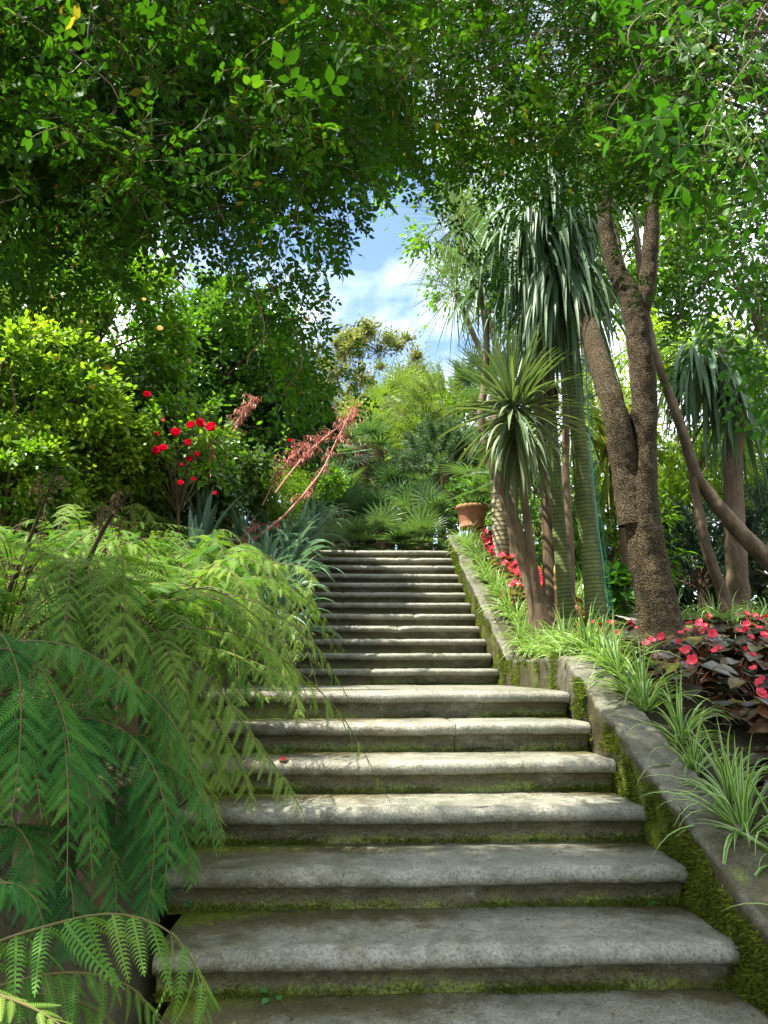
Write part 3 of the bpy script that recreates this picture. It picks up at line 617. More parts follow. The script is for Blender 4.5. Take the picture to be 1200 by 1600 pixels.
def petal(cup=0.4, wd=0.9, n=4):
    V = []; Q = []
    for i in range(n+1):
        v = i/n; w_ = wd*0.5*math.sin(math.pi*(0.12+0.72*v))
        for j in (-1, -.5, 0, .5, 1): V.append([j*w_, v, cup*v*v*0.9+0.25*w_*abs(j)*cup-0.25*max(0, v-0.75)])
    for i in range(n):
        for j in range(4): b = i*5+j; Q.append([b, b+1, b+6, b+5])
    m = len(V); return (np.array(V, float), np.zeros((0, 3), int), np.array(Q), np.zeros(m), np.zeros(m))
PET = petal(0.5, 0.95); PETF = petal(0.15, 0.95)
def rose(g, c, s, face=(0, -1, 0.3), tint=0.5):
    f = unit(face); x = unit(np.cross(f, [0, 0, 1.0])); y = np.cross(x, f)
    for ring, (n, ln, op) in enumerate([(6, 1.0, 0.75), (6, 0.85, 1.4), (5, 0.68, 2.6), (4, 0.5, 5)]):
        a = np.arange(n)*2*math.pi/n+ring*0.6; rad = np.cos(a)[:, None]*x+np.sin(a)[:, None]*y
        d = unit(rad+f*op*0.8+R.normal(0, .08, (n, 3)))
        g.scatter(PET, np.repeat(np.asarray(c)[None], n, 0)+rad*0.04*s, d, -rad+f*0.5, s*ln*0.62, tint+0.05*ring+R.normal(0, .05, n))
def begonia_flower(g, g2, c, s, face, tint=0.5):
    f = unit(face); x = unit(np.cross(f, [0.1, 0, 1.0])); y = np.cross(x, f)
    n = 5; a = np.arange(n)*2*math.pi/n+R.random()*6; rad = np.cos(a)[:, None]*x+np.sin(a)[:, None]*y
    g.scatter(PETF, np.repeat(np.asarray(c)[None], n, 0), unit(rad+f*0.35), np.repeat(f[None], n, 0), s*0.6*(0.75+0.5*R.random(n)), tint+R.normal(0, .08, n))
    m = 10; dd = unit(R.normal(0, 0.5, (m, 3))+f); g2.scatter(SMALL, np.repeat(np.asarray(c)[None], m, 0), dd, R.normal(0, 1, (m, 3)), s*0.16, 3.0)

# ------------------------------------------------------------------ overhanging canopy at the top
ROWS = [  # how full of leaves the canopy is, 60 px cells
 "99999999999999999999",
 "99999999999999999999",
 "99999999999999999999",
 "99999998788788888999",
 "99999988777678888899",
 "99998877644557766799",
 "88776766422245543489",
 "76643455510343221289",
 "33211256400121111169",
 "21100047500000000069",
 "21000026600000000038",
 "10000003500000000017",
 "10000000000000000005",
 "00000000000000000002"]
DG = np.array([[int(ch) for ch in r] for r in ROWS], float)
def dens(px, py):
    fx = np.clip(px/60-0.5, 0, 18.999); fy = np.clip(py/60-0.5, 0, 12.999); i = fy.astype(int); j = fx.astype(int); a = fy-i; b = fx-j
    return (DG[i, j]*(1-a)*(1-b)+DG[i+1, j]*a*(1-b)+DG[i, j+1]*(1-a)*b+DG[i+1, j+1]*a*b)/9.0
SPR = [spray(6, 0.26, 0.04) for _ in range(5)]+[spray(5, 0.2, 0.045) for _ in range(3)]
def canopy(name, label, px0, px1, count, y0, y1, trunk, seed, mat, tm, sc=1.0):
    N = count; px = R.uniform(px0, px1, N); py = R.uniform(-620, 760, N)
    D = dens(px, py); D = np.where(py < -60, 0.5, D)
    keep = R.random(N) < D**1.7; px, py = px[keep], py[keep]
    py = py-20-75*sm(150, 400, py)
    Y = y0+(y1-y0)*R.random(len(px))**0.8
    if px0 < 0: Y = np.where(px < 480, 1.5+(Y-y0)*(1.2/(y1-y0)), Y)
    low = (py > 380) & (px > 480); Y = np.where(low, y0+0.25*(y1-y0)+0.35*(y1-y0)*R.random(len(px)), Y)
    W = PP(px, py, Y); ok = W[:, 2] > 1.3; W = W[ok]; py = py[ok]; px = px[ok]; N = len(W)
    t = thing(name, label, 'tree', trunk[0])
    hangy = sm(150, 420, py)[:, None]
    d = R.normal(0, 0.7, (N, 3))*(1-0.5*hangy)+np.array([0.1, -0.05, -0.35])-np.array([0, 0, 1.0])*hangy
    nr = R.normal(0, 0.6, (N, 3))+[0, 0, 0.8]
    g = G(); which = R.integers(0, len(tm), N)
    tint = 0.42+0.22*np.array([n3(v, 1.1) for v in W])+R.normal(0, 0.1, N)
    for k in range(len(tm)):
        s = which == k; g.scatter(tm[k], W[s], d[s], nr[s], sc*(0.52+0.36*R.random(s.sum()))*(1-0.3*hangy[s, 0]), tint[s])
    g.build('crown', M[mat], t)
    g = G(); tube(g, trunk, [0.09, 0.07, 0.05, 0.04], 12, 40, 0.01, 12, tint=0.5)
    hub = np.asarray(trunk[-1], float); hub2 = np.asarray(trunk[-2], float)
    # branches run through the crown, then hang as thin shoots
    up_ = np.where((py < 250) | (px < 450) | (px > 950))[0]; sel = R.choice(up_, min(230, len(up_)), replace=False)
    for n_, k in enumerate(sel):
        e = W[k]; s0 = hub if n_ % 2 else hub2; m = (s0+e)/2; m[2] = max(m[2], e[2])+0.25+0.3*R.random(); m += R.normal(0, 0.15, 3)*[1, 1, 0.5]
        tube(g, [s0, m, e+[0, 0, 0.12], e-[0, 0, 0.12]], [0.010, 0.004, 0.002, 0.0012], 4, 22, cap=False)
    g.build('trunk', M['bark'], t)
    return t
canopy('overhanging_tree', 'dense dark leafy tree arching over the stairs from the left, sprays hanging against the sky', -420, 640, 7400, 1.9, 3.4,
       [(-3.2, 1.6, 0.2), (-3.3, 1.8, 1.6), (-2.8, 2.0, 3.0), (-1.5, 2.4, 3.7)], 1, 'canopy', SPR)
canopy('overhanging_tree', 'small-leaved green tree reaching over the stairs from the right above the drooping blue-green palm lily', 560, 1080, 4000, 2.4, 4.4,
       [(3.9, 3.4, 0.9), (3.8, 3.5, 2.4), (3.1, 3.6, 3.9), (2.2, 3.7, 4.6)], 2, 'canopy', SPR)
# broad-leaved climber at the right edge, with buds
def shoot(n=9, ll=0.085, L_=0.34):
    g = G(); w1 = R.normal(0, .05); pts = np.array([[0, 0, 0], [w1, L_*0.5, 0.02], [0, L_, -0.06]]); c = curve(pts, 30)
    tube(g, pts, [0.003, 0.002, 0.001], 3, 7, cap=False, tint=-5)
    for k in range(n):
        q = c[int(29*(k+0.8)/n)]; a = k*2.4+R.normal(0, .3)
        g.scatter(LEAF if k % 3 else LANCE, [q], [[math.cos(a), 0.5, math.sin(a)*0.7]], [[0, -0.5+R.normal(0, .2), 1]], ll*(0.75+0.5*R.random())*(1 if k % 3 else 1.25), R.normal(0, 0.06))
    return g.tmpl()
SHO = [shoot(9, 0.075) for _ in range(4)]+[shoot(7, 0.095, 0.3) for _ in range(2)]
cl = canopy('climbing_shrub', 'broad-leaved glossy climber with pale bud clusters hanging down at the right edge', 960, 1560, 2300, 1.9, 3.7,
       [(3.1, 2.2, 0.5), (3.2, 2.3, 1.6), (2.9, 2.4, 2.9), (2.3, 2.5, 3.6)], 3, 'climber', SHO)
cl['category'] = 'climber'
cl_ = 0
g = G(); gs = G()
for (px, py) in [(1040, 15), (1075, 45), (1105, 40), (1130, 85), (1160, 60), (1085, 110), (1130, 150), (1165, 195), (1110, 205), (1180, 130), (1150, 230), (1060, 70), (1195, 95), (1125, 190), (1142, 215)]:
    c = P(px, py, 1.75+0.2*R.random())
    for q in range(7):
        e = c+R.normal(0, 0.028, 3); tube(gs, [c+[0, 0, -0.03], (c+e)/2, e], [0.0016, 0.001, 0.0008], 3, 4, cap=False, tint=0.35)
        g.scatter(LEAF, [e], [unit(e-c+[0, 0, 0.01])], [R.normal(0, 1, 3)], 0.022, 0.5+R.normal(0, .3)); g.scatter(LEAF, [e], [unit(e-c+[0, 0, 0.01])], [R.normal(0, 1, 3)], 0.02, 0.4)
    tube(gs, [c+[0.12, 0.1, -0.05], c+[0.05, 0.04, 0.0], c], [0.003, 0.002, 0.0015], 4, 8, cap=False, tint=0.35)
g.scatter(gs.tmpl(), [[0, 0, 0]], [[0, 1, 0]], [[0, 0, 1]], 1.0, 0)
g.build('flower_buds', M['bud'], cl)['kind'] = 'stuff'

# ------------------------------------------------------------------ trees on the right
def sword_head(t, c, n, ln, wd, el, droop, mat='sword', tint=0.5, name='leaf_crown', **k):
    g = G(); head_blades(g, c, n, ln, wd, el, droop, tint, **k); return g.build(name, M[mat], t)
# the big corky double trunk
Yt = 5.0
b0 = P(1040, 1035, Yt); t = thing('cabbage_tree', 'big old tree with corky brown bark whose trunk forks in two above the begonias', 'tree', b0)
g = G()
tube(g, [b0-[0, 0, .35], b0-[0, 0, 0.02], P(1030, 960, Yt), P(1012, 870, Yt), P(1000, 780, Yt), P(1004, 690, Yt), P(1006, 600, Yt), P(997, 520, Yt), P(985, 465, Yt), P(962, 420, Yt), P(945, 330, Yt), P(960, 220, Yt), P(950, 100, Yt)],
     [.27, .19, .14, .13, .124, .097, .088, .085, .08, .065, .055, .05, .045], 56, 260, 0.011, 9)
for a_ in (0.3, 1.5, 2.7, 3.6, 4.6, 5.5):   # roots flaring into the soil
    v_ = np.array([math.cos(a_), math.sin(a_), 0]); tube(g, [b0+v_*.07+[0, 0, .22], b0+v_*.17+[0, 0, .07], b0+v_*.27+[0, 0, -.0], b0+v_*.42+[0, 0, -.08]], [.07, .07, .05, .02], 16, 40, 0.012, 12)
tube(g, [P(990, 820, Yt), P(978, 745, Yt), P(962, 650, Yt), P(938, 570, Yt+.25), P(914, 485, Yt+.8), P(895, 400, Yt+1.5), P(880, 280, Yt+1.8)], [.105, .1, .09, .082, .07, .06, .05], 40, 150, 0.010, 9)
tube(g, [P(992, 520, Yt), P(1008, 460, Yt), P(1018, 350, Yt), P(1012, 250, Yt), P(1030, 120, Yt)], [.055, .068, .06, .055, .05], 32, 100, 0.009, 9)
g.build('trunk', M['cork'], t)
for c in (P(950, 60, Yt), P(880, 260, Yt+1.8), P(1035, 90, Yt)): sword_head(t, c, 110, 0.6, 0.035, (-70, 85), 0.5, 'sword')
# ringed trunk wrapped in green netting, blue-green weeping crown
def ringtree(label, pts, Y, rads, heads, mat='ringbark', ringp=0.035, name='palm_lily', group=None):
    pp = [P(a, b, Y+(c[0] if c else 0)) for a, b, *c in pts]
    t = thing(name, label, 'tree', pp[0], group); g = G()
    tube(g, [pp[0]-[0, 0, .3]]+pp, [rads[0]*1.25]+list(rads), 28, 200, 0.003, 14, ring=(ringp, 0.05)); g.build('trunk', M[mat], t)
    return t
t = ringtree('palm lily with a smooth ringed green trunk wrapped in green netting', [(934, 985), (926, 900), (914, 790), (904, 680), (895, 580), (880, 470), (868, 380), (860, 300)], 6.2, [.1, .082, .077, .07, .062, .056, .052, .05], None)
g = G()   # netting: a loose sheet hugging the right side of the trunk
c = curve([P(a, b, 6.2) for a, b in [(940, 960), (930, 880), (918, 780), (910, 680), (904, 560)]], 60); V = []
for i, q in enumerate(c):
    for j in range(9):
        a = math.radians(-75+j*19); rr = 0.087+0.012*n3((i*0.2, j*0.5, 0), 1)+(0.03 if j == 8 else 0)
        V.append(q+np.array([math.cos(a)*rr, -math.sin(a+0.6)*rr*0.8, 0]))
i, j = np.meshgrid(np.arange(59), np.arange(8), indexing='ij')
Qn = np.stack([i*9+j, i*9+j+1, (i+1)*9+j+1, (i+1)*9+j], -1).reshape(-1, 4)
V = np.array(V); 
for q in Qn[::1]:   # woven threads: each cell drawn as thin strands
    a_, b_, c_, d_ = V[q]
    if (q[0]//9) % 2 == 0: g.add([a_, b_, b_+[0, 0, .004], a_+[0, 0, .004]], None, [[0, 1, 2, 3]], R.random())
    g.add([a_, a_+[.003, 0, 0], d_+[.003, 0, 0], d_], None, [[0, 1, 2, 3]], R.random())
g.add(V+[0.002, 0, 0], None, Qn[(Qn[:, 0] % 9) > 6], 0.4)
g.build('netting', M['net'], t)
for (a, b, n, e, dr) in [(862, 290, 150, (-80, 10), 1.5), (825, 330, 100, (-88, -20), 1.5), (880, 400, 80, (-85, -30), 1.4)]:
    sword_head(t, P(a, b, 6.1), int(n*1.6), 1.1, 0.040, e, dr, 'sword', 0.5, segs=10, spread=0.16)
t = ringtree('palm lily with a ringed mossy green trunk just left of the netted one', [(889, 985), (883, 930), (874, 830), (866, 720), (860, 640), (855, 570), (850, 480)], 6.35, [.095, .068, .06, .056, .053, .05, .048], None)
for (a, b, n, e, dr) in [(850, 440, 90, (-85, 10), 1.5)]:
    sword_head(t, P(a, b, 6.35), int(n*1.4), 0.95, 0.036, e, dr, 'sword', 0.45, segs=10, spread=0.12)
sword_head(t, P(858, 585, 6.3), 40, 0.3, 0.03, (-90, -70), 1.0, 'dry', 0.3, 'dead_leaf_skirt', spread=0.06)
# V-shaped brown stems with the star crown
pv = P(850, 985, 6.1); t = thing('cabbage_tree', 'slender tree with two brown stems in a V below a round star of sword leaves', 'tree', pv)
g = G()
tube(g, [pv-[0, 0, .3], pv, P(834, 910, 6.1), P(818, 850, 6.05), P(800, 800, 6.0), P(788, 760, 5.95), P(797, 700, 5.9), P(803, 655, 5.85)], [.1, .075, .045, .04, .036, .034, .032, .032], 16, 110, 0.005, 14)
tube(g, [P(843, 950, 6.1), P(832, 880, 6.05), P(822, 800, 6.0), P(815, 740, 5.95), P(806, 660, 5.85)], [.05, .04, .036, .032, .03], 16, 80, 0.004, 14)
g.build('trunk', M['brownbark'], t)
sword_head(t, P(800, 640, 5.85), 200, 0.66, 0.032, (-60, 88), 0.42, 'star', 0.5, segs=8, stiff=0.15, spread=0.05)
sword_head(t, P(806, 665, 5.8), 60, 0.62, 0.04, (-85, -10), 1.2, 'star', 0.62, segs=8, spread=0.05)
# cut brown trunk
pc = P(864, 990, 6.45); t = thing('old_trunk', 'straight brown trunk with a torn strip of bare yellow wood near its foot', 'tree', pc)
g = G(); tube(g, [pc-[0, 0, .3], pc, P(861, 900, 6.5), P(857, 800, 6.5), P(852, 700, 6.55), P(838, 560, 6.6), P(830, 430, 6.7)], [.1, .09, .075, .065, .06, .055, .05], 20, 120, 0.006, 10); g.build('trunk', M['brownbark'], t)
g = G(); tube(g, [P(874, 975, 6.40), P(874, 940, 6.41), P(872, 905, 6.42), P(866, 884, 6.44)], [.045, .05, .04, .008], 12, 40, 0.006, 22); g.build('bare_wood', M['rawwood'], t)
sword_head(t, P(830, 420, 6.7), 70, 0.7, 0.04, (-70, 70), 0.8, 'sword', 0.5)
# thin stem right of ring trunks
for (lab, pts, Y, rr, mt, nm) in [
    ('thin brown stem standing behind the two green ringed trunks', [(893, 980), (890, 850), (884, 740), (884, 640), (878, 560)], 7.0, [.05, .04, .038, .036, .03], 'brownbark', 'sapling'),
    ('thin crooked stem winding up in front of the star-shaped crown', [(838, 1000), (824, 910), (803, 840), (785, 775), (770, 730), (752, 660), (757, 600), (760, 520), (748, 440)], 6.4, [.04, .04, .04, .038, .045, .04, .032, .03, .025], 'bark', 'sapling'),
    ('pale ringed palm trunk beside the terracotta pot', [(784, 865), (781, 820), (779, 780), (775, 700), (770, 620)], 9.0, [.105, .1, .095, .08, .07], 'ringpale', 'palm'),
    ('second pale ringed palm trunk half hidden right of the first by the pot', [(800, 850), (797, 790), (795, 740)], 9.3, [.075, .07, .06], 'ringpale', 'palm')]:
    pp = [P(a, b, Y) for a, b in pts]; t = thing(nm, lab, 'tree', pp[0]); g = G()
    tube(g, [pp[0]-[0, 0, .6]]+pp, [rr[0]*1.2]+rr, 18, 110, 0.004, 12, ring=(0.06, 0.05) if 'pale' in mt else None); g.build('trunk', M[mt], t)
    if nm == 'palm': 
        g = G(); fan_head(g, pp[-1], 16, 0.5, 0.5, 0.4); g.build('leaf_crown', M['palm'], t)
    else:
        sword_head(t, pp[-1], 55, 0.6, 0.03, (-60, 80), 0.7, 'sword', 0.5)
# far trunk pair at the right edge
pr = P(1158, 985, 7.6); t = thing('cabbage_tree', 'upright dark trunk near the right edge below a hanging curtain of grey-green leaves', 'tree', pr)
g = G(); tube(g, [pr-[0, 0, .3], pr, P(1152, 900, 7.6), P(1147, 800, 7.6), P(1146, 720, 7.6), P(1150, 640, 7.6), P(1130, 540, 7.7)], [.15, .12, .11, .105, .1, .09, .07], 24, 150, 0.008, 10); g.build('trunk', M['darkbark'], t)
for (a, b) in [(1110, 560), (1085, 540), (1150, 610)]: sword_head(t, P(a, b, 7.6), 75, 1.0, 0.05, (-85, 20), 1.3, 'sword', 0.35, segs=10, spread=0.1)
Yd = 7.0; pd = P(1330, 1010, Yd); t = thing('leaning_tree', 'crooked tree with a thin trunk slanting down to the right edge across the upright one', 'tree', pd)
g = G(); tube(g, [pd-[0, 0, .2], pd, P(1260, 940, Yd), P(1200, 875, Yd), P(1155, 830, Yd), P(1110, 775, Yd), P(1085, 735, Yd), P(1065, 670, Yd), P(1040, 600, Yd), P(1018, 530, Yd), P(1000, 420, Yd), P(990, 300, Yd)], [.12, .11, .095, .085, .08, .064, .056, .05, .045, .04, .035, .03], 20, 200, 0.006, 12)
tube(g, [P(1142, 985, 7.2), P(1130, 930, 7.2), P(1105, 860, 7.1), P(1092, 800, 7.05), P(1083, 745, Yd)], [.07, .06, .052, .046, .045], 16, 80, 0.006, 12)
g.build('trunk', M['darkbark'], t)
g = G(); crown(g, P(1000, 250, Yd), (1.0, 0.9, 0.8), 5000, 0.07, LEAF, 60); g.build('crown', M['hedge'], t)

# ------------------------------------------------------------------ background behind the right bed
def shrub(name, label, cat, c, rad, n, size, tm, mat, base=None, clumps=70, stems=8, group=None, r0=0.03, **k):
    c = np.asarray(c, float); base = np.array([c[0], c[1], float(ground_z(c[0], c[1]))]) if base is None else np.asarray(base, float)
    t = thing(name, label, cat, base, group); g = G(); cc = crown(g, c, rad, n, size, tm, clumps, **k); o = g.build('crown', M[mat], t)
    if stems:
        g = G(); mid = base*0.35+c*0.65; tube(g, [base-[0, 0, .1], (base+mid)/2+[0.03, 0, 0], mid], [r0*2, r0*1.5, r0], 8, 14, 0.004, 10); limbs(g, mid, cc, stems*2, r0*0.7); g.build('trunk', M['brownbark'], t)
    return t
shrub('shrub', 'bright yellow-green shrub lit by the sun behind the forked tree', 'shrub', P(1075, 650, 10.5), (1.6, 1.2, 1.5), 15000, 0.13, LANCE, 'lime', clumps=170, cs=0.18, droop=0.6, tmean=0.7)
shrub('shrub', 'glossy green shrub between the netted trunk and the forked tree', 'shrub', P(955, 830, 9.5), (0.8, 0.7, 0.9), 4200, 0.13, LANCE, 'hedge', clumps=70, cs=0.25, droop=0.5)
shrub('shrub', 'low broad-leaved green plant under the glossy shrub by the path', 'shrub', P(945, 925, 8.4), (0.45, 0.4, 0.22), 900, 0.12, LEAF_W, 'citrus', clumps=30, cs=0.35, stems=3, r0=0.012)
shrub('shrub', 'green shrub filling the gap between the slender stems behind the bed', 'shrub', P(850, 790, 11.5), (1.2, 0.9, 1.1), 6000, 0.1, LANCE, 'hedge', clumps=80, cs=0.22, tmean=0.3)
shrub('tree', 'tall light green tree rising behind the drooping palm lily', 'tree', P(900, 330, 13.0), (3.4, 2.0, 2.9), 15000, 0.13, LEAF, 'hedge', clumps=170, cs=0.16, r0=0.08)
shrub('tree', 'tall dark tree at the far right behind the hanging climber', 'tree', P(1200, 420, 12.5), (2.4, 2, 2.6), 11000, 0.13, LEAF, 'citrus', clumps=140, cs=0.18, r0=0.08)
# dark feathery conifer: needles
def needles(g, c, rad, n, ln, wd, clumps=120, tint=0.5, up=0.5):
    c = np.asarray(c, float); rad = np.asarray(rad, float); d = unit(R.normal(0, 1, (clumps, 3))); d[:, 2] = np.abs(d[:, 2])*1.0-0.35
    cc = c+d*rad*(0.45+0.55*R.random(clumps))[:, None]; k = R.integers(0, clumps, n)
    ax_ = unit(d+[0, 0, up]+R.normal(0, 0.3, (clumps, 3)))
    s = R.random(n); pos = cc[k]+ax_[k]*(s*ln*5)[:, None]+R.normal(0, ln*0.3, (n, 3))
    dd = unit(ax_[k]+R.normal(0, 0.7, (n, 3)))
    g.scatter(NARROW, pos, dd, R.normal(0, 1, (n, 3)), np.stack([np.full(n, wd/0.22), ln*(0.7+0.6*R.random(n)), np.full(n, ln)], 1), tint+R.normal(0, .15, n))
    return cc
for lab, c, rad, n, mt, ln in [
    ('dark feathery conifer filling the shade behind the two right-hand trunks', P(1090, 880, 10.0), (1.25, .9, 1.2), 30000, 'conifer', 0.07),
    ('dark feathery conifer at the right edge with lighter tips', P(1215, 850, 9.4), (0.9, .8, 1.25), 22000, 'conifer', 0.07),
    ('wispy blue-green bush of fine needles right above the fan palms', P(690, 722, 12.6), (0.75, .6, 0.75), 26000, 'wispy', 0.08),
    ('lighter feathery bush behind the wispy blue-green one', P(700, 640, 15.0), (1.1, .8, 1.2), 20000, 'yellowpalm', 0.09)]:
    b = np.array([c[0], c[1], float(ground_z(c[0], c[1]))]); t = thing('conifer', lab, 'conifer', b); g = G(); cc = needles(g, c, rad, n, ln, 0.011); g.build('foliage', M[mt], t)
    g = G(); tube(g, [b-[0, 0, .1], (b+c)/2, c], [.06, .045, .02], 8, 12); limbs(g, b*0.5+c*0.5, cc, 26, 0.014, 0.004); g.build('trunk', M['brownbark'], t)
# yellowish star crowns and thin palms behind
for lab, c, n, ln, wd, mt, Y in [
    ('golden-leaved palm lily behind the netted trunk and the forked tree', (950, 700), 130, 1.1, 0.035, 'gold', 8.6),
    ('green palm lily crown low between the slender stems', (900, 640), 90, 1.0, 0.035, 'star', 8.2),
    ('thin-leaved pale yellow palm crown against the sky left of the drooping lily', (715, 350), 200, 1.1, 0.014, 'star', 8.8),
    ('lower thin-leaved palm crown against the sky beside the star crown', (712, 455), 170, 0.95, 0.013, 'star', 9.6),
    ('yellow palm crown high behind the forked tree', (950, 250), 130, 1.0, 0.03, 'gold', 8.6)]:
    cp = P(c[0], c[1], Y); b = np.array([cp[0]+0.1, cp[1], float(ground_z(cp[0], cp[1]))])
    if c[0] < 800: b = P(803, 850, Y); b[2] = float(ground_z(b[0], b[1]))
    mid = b*0.5+cp*0.5+np.array([0.06 if c[0] > 800 else 0.28, 0, 0]); t = thing('palm', lab, 'palm', b)
    g = G(); tube(g, [b-[0, 0, .1], mid, cp], [.06, .045, .035], 14, 50, 0.004, 10, ring=(0.06, 0.05)); g.build('trunk', M['brownbark'], t)
    sword_head(t, cp, n, ln, wd, (-65, 85), 0.55, mt, 0.5, segs=7)

# ------------------------------------------------------------------ palms at the head of the stairs
pals = [(545, 800, 12.3), (580, 815, 11.9), (628, 800, 12.4), (668, 812, 12.0), (528, 765, 13.2), (610, 770, 13.4), (690, 790, 12.8), (655, 850, 11.4), (540, 848, 11.5), (597, 848, 11.3), (505, 800, 13.6), (642, 762, 14.0)]
LABS = ['at the top left corner of the stairs, mid height', 'just left of the middle of the stair top', 'right of the middle behind the stair top', 'near the top right corner of the stairs',
        'further back at the left of the palm clump', 'at the back in the middle of the palm clump', 'at the right end of the palm clump beside the wall', 'lowest at the right, leaves brushing the top step',
        'lowest at the left, leaves brushing the top step', 'lowest in the middle, leaves brushing the top step', 'half hidden by the leaning coral stalk', 'at the back right of the palm clump']
for (px, py, Y), lb in zip(pals, LABS):
    c = P(px, py, Y); b = np.array([c[0], c[1], float(prof(Y))]); t = thing('fan_palm', 'green fan palm '+lb, 'palm', b, 'fan palms at the head of the stairs')
    g = G(); fan_head(g, c, 22, 0.34, R.uniform(.3, .46), R.uniform(.15, .8), (-40, 85), 18, 0.026); g.build('leaf_crown', M['palm'], t)
    g = G(); tube(g, [b-[0, 0, .1], (b+c)/2, c], [.09, .085, .08], 14, 40, 0.02, 22); g.build('trunk', M['brownbark'], t)
for (px, py, Y, lb, mt, s) in [(565, 700, 14.0, 'tall fan palm with a shaggy brown trunk rising above the clump', 'palm', 1.0), (632, 640, 16.5, 'yellow-green fan palm high in the middle, catching the sun', 'yellowpalm', 1.35), (655, 690, 15.5, 'pale fan palm behind the wispy bush', 'yellowpalm', 1.1), (590, 655, 17.5, 'yellowish fan palm behind the tall shaggy one', 'yellowpalm', 1.1)]:
    c = P(px, py, Y); b = np.array([c[0], c[1], 2.7]); t = thing('fan_palm', lb, 'palm', b)
    g = G(); fan_head(g, c, 30, 0.5*s, 0.5*s, 0.5, (-45, 85), 18, 0.03); g.build('leaf_crown', M[mt], t)
    g = G(); tube(g, [b-[0, 0, .1], (b+c)/2, c], [.13, .14, .15], 16, 90, 0.035, 14); g.build('trunk', M['brownbark'], t)
# trees closing the view
for lab, c, rad, n, sz, tm, mt, Y in [
    ('olive-green tree with fine foliage at the back against the sky', (578, 612), (2.4, 1.8, 2.5), 34000, 0.12, SMALL, 'olive', 24),
    ('rounded grey-green tree at the back, right of the olive-green one', (635, 660), (2.3, 1.8, 1.6), 22000, 0.12, SMALL, 'olive', 26),
    ('grey-green willow-like tree low behind the coral stalks', (515, 690), (1.9, 1.5, 1.4), 16000, 0.11, SMALL, 'olive', 20),
    ('sunlit light green tree behind the star crown', (745, 690), (1.8, 1.5, 1.5), 9000, 0.13, LEAF, 'lime', 17),
    ('bright green tree low behind the pot', (740, 760), (1.1, 1.0, 0.9), 6000, 0.1, LEAF, 'hedge', 14.5),
    ('dark green tree far back behind the palms', (600, 790), (4.2, 1.5, 1.5), 14000, 0.16, LEAF, 'ivy', 19)]:
    shrub('tree', lab, 'tree', P(c[0], c[1], Y), rad, n, sz, tm, mt, clumps=110, cs=0.17, r0=0.07)

# ------------------------------------------------------------------ left bank: shrubs, citrus, roses, ivy
t = shrub('citrus_tree', 'dense round orange tree with small glossy leaves on the left behind the red roses', 'tree', P(345, 590, 8.6), (1.05, 0.9, 1.25), 30000, 0.06, LEAF, 'citrus', clumps=260, cs=0.15, stems=14, r0=0.05, shell=0.72, tmean=0.75)
g = G(); crown(g, P(345, 590, 8.7), (.85, .75, 1.0), 11000, 0.1, LEAF, 90, 0.25, tmean=0.45); g.build('inner_crown', M['citrus'], t)
for (px, py) in [(294, 565), (273, 552)]:
    g = G(); c = P(px, py, 7.7); tube(g, [c-[0, 0, .03], c-[0, 0, .015], c+[0, 0, .015], c+[0, 0, .03]], [.004, .028, .028, .004], 14, 14); g.build('orange', M['fruit'], t, smooth=True)
shrub('shrub', 'dark glossy shrub at the foot of the orange tree behind the coral stalks', 'shrub', P(405, 690, 8.8), (0.8, 0.7, 0.6), 9000, 0.06, LEAF, 'citrus', clumps=90, cs=0.22, tmean=0.3)
rt = shrub('climbing_rose', 'tall sunlit rose bush with pale yellow blooms at the upper left', 'rose bush', P(110, 520, 6.2), (0.95, 0.8, 0.95), 19000, 0.065, LEAF, 'hedge', clumps=170, cs=0.2, stems=18, shell=0.6)
for (px, py, s) in [(84, 466, .045), (225, 470, .035), (250, 516, .05), (92, 562, .05), (50, 528, .04), (205, 445, .03), (10, 440, .035), (128, 505, .03)]:
    g = G(); rose(g, P(px, py, 5.35), s, (0.2, -1, 0.4)); g.build('rose_bloom', M['yellow'], rt)
shrub('shrub', 'yellow-green leafy shrub at the left edge below the pale yellow roses', 'shrub', P(40, 640, 5.4), (0.75, 0.7, 0.65), 15000, 0.055, LEAF, 'lime', clumps=110, cs=0.22, tmean=0.62)
shrub('shrub', 'lime green shrub at the left edge under the hanging sprays', 'shrub', P(-10, 480, 5.8), (0.7, 0.7, 0.9), 9000, 0.06, LEAF, 'lime', clumps=90, cs=0.22)
shrub('shrub', 'low yellow-green bush just above the ferns left of the red roses', 'shrub', P(130, 715, 5.7), (0.6, 0.45, 0.36), 11000, 0.055, LEAF, 'hedge', clumps=100, cs=0.24, tmean=0.7)
shrub('shrub', 'low fresh green bush above the ferns at the left edge', 'shrub', P(15, 755, 5.0), (0.5, 0.4, 0.3), 9000, 0.05, LEAF, 'hedge', clumps=80, cs=0.26, tmean=0.6)
shrub('shrub', 'ivy-leaved bush hanging over the bank left of the red roses', 'shrub', P(150, 700, 6.4), (1.0, 0.6, 0.62), 14000, 0.07, LEAF_W, 'ivy', clumps=130, cs=0.22, tmean=0.85)
shrub('shrub', 'dark ivy-leaved bush behind the ferns below the orange tree', 'shrub', P(265, 760, 7.2), (1.0, 0.7, 0.55), 12000, 0.065, LEAF_W, 'ivy', clumps=110, cs=0.25, tmean=0.8)
shrub('tree', 'leafy tree far left closing the view behind the rose bush', 'tree', P(60, 500, 10.5), (2.3, 1.5, 2.4), 13000, 0.1, LEAF, 'hedge', clumps=160, cs=0.16, r0=0.07, tmean=0.4)
shrub('shrub', 'feathery lime green bush beside the coral stalks', 'shrub', P(432, 775, 7.4), (0.36, 0.32, 0.3), 9000, 0.035, NARROW, 'lime', clumps=70, cs=0.3, stems=6, r0=0.01)
